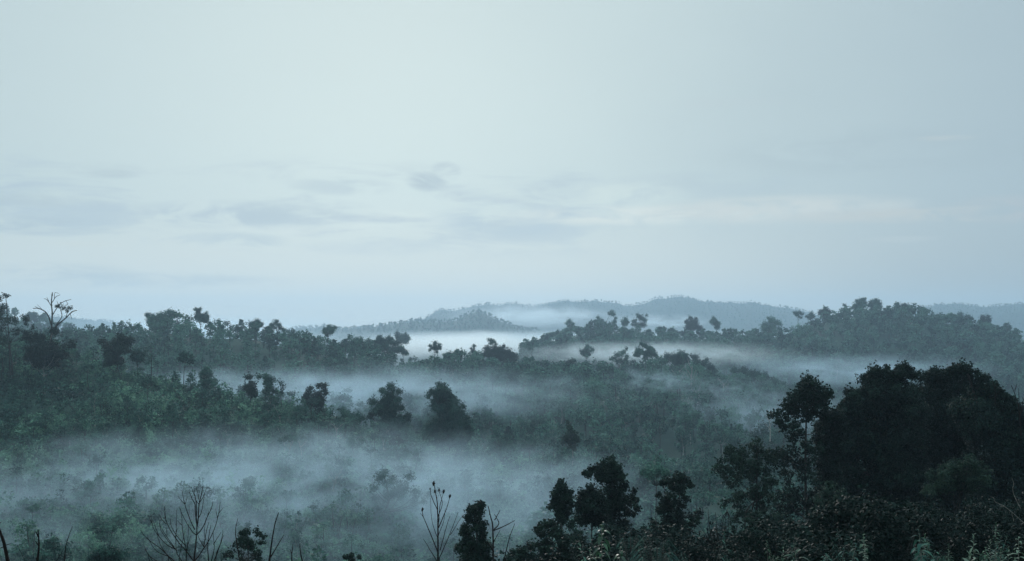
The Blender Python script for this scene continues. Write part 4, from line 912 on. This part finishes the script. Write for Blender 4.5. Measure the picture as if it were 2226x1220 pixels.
def wood(zone, n, box, sep, hlo, hhi, kinds, seed, patch=0.0, keepf=None):
    rng = np.random.RandomState(seed)
    x, y, xp = scatter(n, *box, rng)
    k = thin(x, y, sep); x, y, xp = x[k], y[k], xp[k]
    if patch:
        k = fbm(x / 38 + 9, y / 38) + rng.normal(size=len(x)) * .25 > patch; x, y, xp = x[k], y[k], xp[k]
    if keepf is not None:
        k = keepf(x, y, xp); x, y, xp = x[k], y[k], xp[k]
    z = H(x, y); h = rng.uniform(hlo, hhi, len(x)) * rng.choice([.75, 1, 1, 1.12], len(x))
    if zone == 'M': h = h * np.interp(y, [560, 615], [1, .84])      # lower wood along the ridge lines, where the tall trees stand out
    if zone == 'R': h = h * np.interp(y, [1000, 1055], [1, .86])
    if zone == 'N': h = h * np.interp(y, [290, 315], [1, .75])
    v = visible(x, y, z + h)
    for i in np.nonzero(v)[0]:
        cands.append((zone, x[i], y[i], z[i], h[i], kinds[rng.randint(len(kinds))], rng.randint(3)))
wood("N", 2600, (-80, 1400, 225, 372), 4.8, 3.0, 7.5, ["round", "tall", "clumped", "open", "bushy", "conical", "umbrella"], 1, -.12)
wood("V", 900, (-60, 1700, 112, 235), 5.5, 2.2, 4.8, ["clumped", "open", "bushy", "round"], 2, .0)
wood("M", 5000, (-80, 1900, 395, 662), 7.4, 9, 14.5, ["round", "bushy", "bushy", "clumped", "round", "tall", "conical"], 3)
wood("W", 2600, (1180, 2340, 165, 400), 5.5, 5, 8.5, ["round", "bushy", "bushy", "clumped", "tall"], 31)
wood("R", 5200, (1130, 2320, 800, 1105), 8.0, 9, 14, ["round", "bushy", "bushy", "clumped", "round", "tall"], 4, keepf=lambda x, y, xp: ~((xp > 1690) & (xp < 1790) & (y > 1030)))
wood("R", 900, (1650, 2330, 560, 800), 8.0, 8, 12, ["round", "bushy", "bushy", "clumped"], 14)
wood("L", 700, (-80, 330, 1120, 1320), 10, 10, 14, ["round", "bushy", "clumped"], 5)
wood("E", 4500, (560, 1260, 2500, 3030), 10, 4.5, 8, ["round", "bushy", "clumped", "tall"], 6)
wood("E", 14000, (-80, 2320, 3750, 4330), 11, 2.5, 8.0, ["round", "bushy", "clumped", "tall"], 7)
def proj(c): return CX + c[1] / c[2] * F, HY - (c[3] - ZC) / c[2] * F, c[4] / c[2] * F      # px, base py, height px

# relative labels: "<size> <shape> tree <where> the <landmark>"
SIZE = {"N": (4.4, 6.6), "V": (3.8, 5.2), "M": (8.2, 10.8), "R": (10, 13)}
WHERE = {"N": "on the left hillside", "V": "on the misty valley floor", "M": "on the middle ridge", "R": "on the right ridge"}
SHAPE = {"round": "round-crowned", "tall": "tall narrow", "umbrella": "flat-topped", "clumped": "clumpy-crowned", "open": "thin open", "conical": "conical", "bushy": "broad bushy"}
def rel_label(noun, px, py, zones, tries=4, pre=""):
    ls = sorted((abs(px - l[0]) + abs(py - l[1]) * 1.3, l) for l in LM if l[3] in zones)
    for dd, l in ls[:tries]:
        ax, ay = px - l[0], py - l[1]
        near = "just" if dd < 45 else ("a little" if dd < 95 else "well")
        if abs(ax) > 2.2 * abs(ay): rel = "right of" if ax > 0 else "left of"
        elif abs(ay) > 2.2 * abs(ax): rel = "below" if ay > 0 else "above"
        else: rel = ("below" if ay > 0 else "above") + " and " + ("right of" if ax > 0 else "left of")
        s = f"{noun} {near} {rel} the {l[2]}"
        if s not in USED and len(s.split()) <= 16: return s
    return None
chosen, rest = [], []
quota = {"N": 95, "V": 14, "M": 62, "R": 46}
ranked = sorted((c for c in cands if c[0] in quota), key=lambda c: -proj(c)[2])
for c in cands:
    if c[0] not in quota: rest.append(c)
for c in ranked:
    px, py, hp = proj(c); ok = False
    if quota[c[0]] > 0 and -20 < px < 2246 and py - hp < 1215:
        lo, hi = SIZE[c[0]]; sz = "small" if c[4] < lo else ("large" if c[4] > hi else "mid-sized")
        lab = rel_label(f"{sz} {SHAPE[c[5]]} tree", px, py - hp / 2, (c[0],) if c[0] != "V" else ("V", "N"))
        if lab:
            quota[c[0]] -= 1; ok = True
            g = {"N": "trees on the near left hillside", "V": "trees on the misty valley floor", "M": "trees on the misty middle ridge", "R": "trees on the far right ridge"}[c[0]]
            t = thing("broadleaf_tree" if c[5] != "conical" else "conical_tree", lab, "tree", (c[1], c[2], c[3] - .2), g)
            s = c[4] / 10.0; t.scale = (s * random.uniform(.9, 1.2), s * random.uniform(.9, 1.2), s); t.rotation_euler = (0, 0, random.uniform(0, 6.28))
            cr, tk = PROTO[c[5], c[6]]
            part("crown", cr, t); part("trunk", tk, t)
    if not ok: rest.append(c)

def merged(name, items, templ, label, cat, mats, tint_sd=.15, seed=3, patch=.16, psize=30.0):
    """one mesh of many far plants: items (x,y,z,scale,key)"""
    rng = np.random.RandomState(seed); mb = MB()
    for (x, y, z, s, key) in items:
        v, q, m, t = templ[key]
        a = rng.uniform(0, 6.28); ca, sa = math.cos(a), math.sin(a)
        sx = s * rng.uniform(.85, 1.25)
        w_ = np.stack([(v[:, 0] * ca - v[:, 1] * sa) * sx + x, (v[:, 0] * sa + v[:, 1] * ca) * sx + y, v[:, 2] * s + z], 1)
        mb.add(w_, q, m, np.clip(t + rng.normal() * tint_sd + patch * float(fbm(np.array([x / psize]), np.array([y / psize]))[0]), 0, 1))
    o = bpy.data.objects.new(name, mb.mesh(name, mats)); col.objects.link(o)
    tag(o, label, cat, None, "stuff")
    return o
lodof = lambda c: 0 if c[2] < 700 else (1 if c[2] < 1400 else 2)
mid = [c for c in rest if c[0] in ("N", "V", "M", "R", "L", "W")]
far = [c for c in rest if c[0] == "E"]
merged("forest", [(c[1], c[2], c[3] - .3, c[4] / 10, (c[5], c[6], lodof(c))) for c in mid], TEMPL, "dense broadleaf forest covering the misty ridges and slopes", "forest", [LEAF, BARK])
merged("distant_forest", [(c[1], c[2], c[3] - .3, c[4] / 10, (c[5], c[6], 2)) for c in far], TEMPL, "hazy blue forest on the farthest hills", "forest", [LEAF, BARK], seed=5)

# shrubs: individuals with their own labels, the rest as undergrowth
rng = np.random.RandomState(21)
sh = []
for zone, n, box, sep_, lo, hi in (("N", 4200, (-60, 1400, 215, 370), 2.5, 1.0, 3.0), ("V", 1800, (-60, 1700, 112, 235), 2.6, .8, 2.5)):
    x, y, xp = scatter(n, *box, rng); k = thin(x, y, sep_); x, y = x[k], y[k]; z = H(x, y); h = rng.uniform(lo, hi, len(x))
    v = visible(x, y, z + h)
    sh += [(zone, x[i], y[i], z[i], h[i], SH_KINDS[rng.randint(4)], rng.randint(3)) for i in np.nonzero(v)[0]]
qs = {"N": 120, "V": 110}; srest = []
SSH = {"mounded": "mounded", "tufted": "grassy tufted", "upright": "upright leafy", "spreading": "spreading"}
for c in sorted(sh, key=lambda c: -c[4] / c[2]):
    px, py, hp = proj(c); ok = False
    if qs[c[0]] > 0 and 0 < px < 2226 and py - hp < 1210:
        lo, hi = (1.3, 1.9) if c[0] == "N" else (1.2, 1.9)
        sz = "low" if c[4] < lo else ("big" if c[4] > hi else "middling")
        lab = rel_label(f"{sz} {SSH[c[5]]} {'pale green' if c[6] else 'dark'} shrub", px, py, ("N", "V") if c[0] == "N" else ("V", "N", "F"), 6)
        if lab:
            qs[c[0]] -= 1; ok = True
            o = single("shrub", SPROTO[c[5], c[6]], (c[1], c[2], c[3] - .1), lab, "shrub", "shrubs on the left hillside" if c[0] == "N" else "shrubs on the misty valley floor")
            s = c[4] / 1.5; o.scale = (s * random.uniform(.9, 1.4), s * random.uniform(.9, 1.4), s); o.rotation_euler = (0, 0, random.uniform(0, 6.28))
    if not ok: srest.append(c)
items = [(c[1], c[2], c[3] - .1, c[4] / 1.5, (c[5], c[6])) for c in srest]
for n, box, lo, hi in ((14000, (-60, 1450, 215, 372), .25, .75), (8500, (-60, 1750, 108, 235), .22, .6), (1500, (1130, 2300, 800, 1100), 1.0, 2.2)):
    x, y, xp = scatter(n, *box, rng); z = H(x, y); h = rng.uniform(lo, hi, n) * (1 + .5 * fbm(x / 14, y / 14))
    v = visible(x, y, z + h)
    items += [(x[i], y[i], z[i] - .1, h[i], (SH_KINDS[rng.randint(4)], rng.randint(3))) for i in np.nonzero(v)[0]]
merged("undergrowth", items, STEMPL, "low scrub, ferns and grass covering the hillside and valley", "undergrowth", [SCRUB, BARK], tint_sd=.14, seed=8, patch=.42, psize=12.0)

# near slope: dark shrubs between the trees, and grass
NS = {}
for ki, kd in enumerate(SH_KINDS):
    for va in range(2):
        r_ = np.random.RandomState(1300 + ki * 10 + va); m_ = MB()
        bl = [(r_.uniform(-.9, .9), r_.uniform(-.9, .9), r_.uniform(.4, 1.6), r_.uniform(.3, .55)) for _ in range(12)]
        crown_leaves(m_, bl, .085 if va else .11, r_, 6.5, tint0=.12, droop=.4)
        sm_ = MB(); woody(sm_, (0, 0, 0), bl, .03, r_, stems=3)
        NS[kd, va] = (m_.mesh("foliage", [LEAF_DEEP]), sm_.mesh("stem", [BARK], True))
rng = np.random.RandomState(33); nq = 0
x, y, xp = scatter(900, 1120, 2240, 30, 96, rng); k = thin(x, y, 1.9); x, y = x[k], y[k]; z = H(x, y)
order = np.argsort(y)
for i in order:
    px, py = CX + x[i] / y[i] * F, HY - (z[i] - ZC) / y[i] * F
    hh = rng.uniform(.7, 1.35) * (1 if px > 1500 else 1.15)
    if py - hh * 1.9 / y[i] * F > 1215: continue
    kd, va = SH_KINDS[rng.randint(4)], rng.randint(2)
    lab = rel_label(f"{'tall' if hh > 1.1 else ('low' if hh < .85 else 'middling')} {'fine-leaved' if va else 'coarse-leaved'} dark shrub", px, py, ("F",), 8)
    if not lab or nq > 110: continue
    t = thing("shrub", lab, "shrub", (x[i], y[i], z[i] - .05), "shrubs on the near slope"); t.scale = (hh * 1.1, hh * 1.1, hh); t.rotation_euler = (0, 0, rng.uniform(0, 6.28))
    part("foliage", NS[kd, va][0], t); part("stem", NS[kd, va][1], t); nq += 1
gb = MB(); rng = np.random.RandomState(44)
x, y, xp = scatter(9000, 1150, 2300, 11, 60, rng); z = H(x, y)
for i in range(len(x)):
    hgt = rng.uniform(.25, .7) * (1.5 if y[i] < 22 else 1)
    a = rng.uniform(0, 6.28); e = rng.uniform(.8, 1.45)
    v, q = leaf_blade(np.array([x[i], y[i], z[i] - .03]), (math.cos(a) * math.cos(e), math.sin(a) * math.cos(e), math.sin(e)), np.array([.3, .2, 1.]), hgt, .02, rng.uniform(.1, .5), 4)
    gb.add(v, q, 0, float(rng.uniform(.1, .9)))
g = bpy.data.objects.new("grass", gb.mesh("grass", [SCRUB])); col.objects.link(g)
tag(g, "long green grass on the near slope at bottom right", "grass", None, "stuff")

# ------------------------------------------------------------------ air: one even box of haze
def closed_box(name, x0, x1, y0, y1, z0, z1):
    v = [(x, y_, z_) for z_ in (z0, z1) for y_ in (y0, y1) for x in (x0, x1)]
    q = [(0, 2, 3, 1), (4, 5, 7, 6), (0, 1, 5, 4), (2, 6, 7, 3), (0, 4, 6, 2), (1, 3, 7, 5)]
    return make_mesh(name, v, q)
hm, n = mat_new("haze_air")
pv = n.n("ShaderNodeVolumePrincipled")
pv.inputs["Color"].default_value = (.57, .785, .985, 1); pv.inputs["Density"].default_value = .00020; pv.inputs["Anisotropy"].default_value = .45
o = n.n("ShaderNodeOutputMaterial"); n.link(pv.outputs[0], o.inputs["Volume"])
zlow = float(gv[:, 2].min()) - 1.0
hz = bpy.data.objects.new("haze", closed_box("haze", -5200, 5200, -600, 6300, zlow, ZC + 128)); col.objects.link(hz)
hz.data.materials.append(hm); hz["kind"] = "stuff"; hz["label"] = "pale blue morning haze filling the air between the hills"; hz["category"] = "haze"

# mist banks lying in the valleys: soft-edged closed bodies of uneven density
def mist_bank(label, xp, d, ypx, half_px, half_d, half_z, dens, nscale=(3, 3, 2), lo=.35, hi=.7, edge=1.0, seed=0.0, rot=0.0, g=.55, tilt=0.0, step=.6, colr=(.60, .83, 1.0)):
    bm_v, bm_q = [], []
    nu, nv = 24, 12
    for i in range(nv + 1):
        ph = math.pi * i / nv
        for j in range(nu):
            th = 2 * math.pi * j / nu
            bm_v.append((math.sin(ph) * math.cos(th), math.sin(ph) * math.sin(th), math.cos(ph)))
    for i in range(nv):
        for j in range(nu):
            k = (j + 1) % nu; bm_q.append((i * nu + j, (i + 1) * nu + j, (i + 1) * nu + k, i * nu + k))
    m, n = mat_new("valley_mist")
    tc_ = n.n("ShaderNodeTexCoord"); p = tc_.outputs["Object"]
    ln = n.n("ShaderNodeVectorMath", operation='LENGTH'); n.link(p, ln.inputs[0])
    m2 = n.n("ShaderNodeMapping"); n.link(p, m2.inputs[0]); m2.inputs[1].default_value = (seed * 3.1, seed, 0); m2.inputs[3].default_value = (nscale[0] * 1.3, nscale[1] * 1.3, .8)
    torn = n.math('MULTIPLY', n.math('SUBTRACT', n.noise(m2.outputs[0], 1.0, 3.0, .6, .5), .30), .75)
    fall = n.smooth(n.math('ADD', ln.outputs["Value"], n.math('MAXIMUM', torn, 0.0)), 1.0, 1.0 - edge)
    mp = n.n("ShaderNodeMapping"); n.link(p, mp.inputs[0]); mp.inputs[1].default_value = (seed, seed * .7, seed * 1.3); mp.inputs[3].default_value = nscale
    nz = n.noise(mp.outputs[0], 1.0, 4.0, .58, .9)
    dn = n.math('MULTIPLY', n.math('MULTIPLY', fall, n.smooth(nz, lo, hi)), dens)
    pv = n.n("ShaderNodeVolumePrincipled"); pv.inputs["Color"].default_value = (*colr, 1); pv.inputs["Anisotropy"].default_value = g
    n.link(dn, pv.inputs["Density"])
    o = n.n("ShaderNodeOutputMaterial"); n.link(pv.outputs[0], o.inputs["Volume"])
    m.cycles.volume_step_rate = step
    me = make_mesh("mist_bank", bm_v, bm_q, mats=[m])
    ob = bpy.data.objects.new("mist_bank", me); col.objects.link(ob)
    c = wpt(xp, ypx, d); ob.location = tuple(c); ob.scale = (half_px / F * d, half_d, half_z); ob.rotation_euler = (0, tilt, rot)
    tag(ob, label, "mist", None, "stuff")
    return ob
mist_bank("low thin mist over the front valley floor at left", 480, 185, 1090, 1150, 98, 12.5, .044, (6, 5, 2.4), .32, .68, .9, 1.0)
mist_bank("bluish mist drift below the left hillside trees", 1120, 200, 1080, 560, 75, 10.5, .016, (4, 3, 2), .35, .7, .8, 2.0)
mist_bank("mist filling the dip behind the left hill", 700, 440, 860, 900, 80, 15, .0235, (6, 3, 2), .3, .68, .85, 3.0)
mist_bank("bright wisp of mist across the middle ridge face", 1440, 480, 826, 190, 40, 7.5, .030, (4.5, 2, 2.2), .40, .80, .95, 4.0, tilt=.05)
mist_bank("mist drifting up over the right end of the middle ridge", 1590, 520, 850, 190, 50, 9, .020, (4, 2, 2.2), .38, .78, .95, 14.0, tilt=-.04)
mist_bank("mist curtain right of the middle ridge", 1680, 480, 905, 330, 80, 13, .018, (4, 3, 2), .3, .7, .85, 5.0)
mist_bank("white fog lying between middle ridge and right ridge", 1420, 860, 770, 420, 130, 13, .0165, (6, 3, 2), .3, .65, .85, 6.0, colr=(.76, .91, 1.0))
mist_bank("white fog lake in the central valley", 1010, 1350, 748, 300, 420, 19, .0085, (5, 3, 2), .24, .58, .8, 7.0, colr=(.86, .95, 1.0))
mist_bank("mist veil at the foot of the right ridge", 1850, 760, 805, 420, 110, 14, .015, (5, 3, 2), .3, .7, .85, 8.0)
mist_bank("pale fog sheet before the distant hills", 1300, 2250, 738, 1300, 450, 24, .0044, (8, 3, 2), .25, .62, .85, 9.0, colr=(.74, .90, 1.0))
mist_bank("fog spilling over the distant ridge", 1160, 3650, 690, 260, 330, 52, .0085, (5, 3, 2.5), .32, .60, .9, 10.0, colr=(.80, .92, 1.0))
mist_bank("thin torn fog below the highest distant peak", 1430, 3600, 702, 190, 300, 40, .0064, (5, 3, 2.5), .36, .66, .9, 15.0, colr=(.78, .91, 1.0))
mist_bank("thin fog behind the left ridge", 420, 1900, 715, 520, 500, 34, .0022, (5, 3, 2), .25, .65, .85, 11.0)
print("TREES", sum(1 for o in scene.objects if o.get("category") == "tree"), "SHRUBS", sum(1 for o in scene.objects if o.get("category") == "shrub"), "rest", len(mid), len(far), "undergrowth", len(items), "faces", sum(len(o.data.polygons) for o in scene.objects if o.type == 'MESH'))
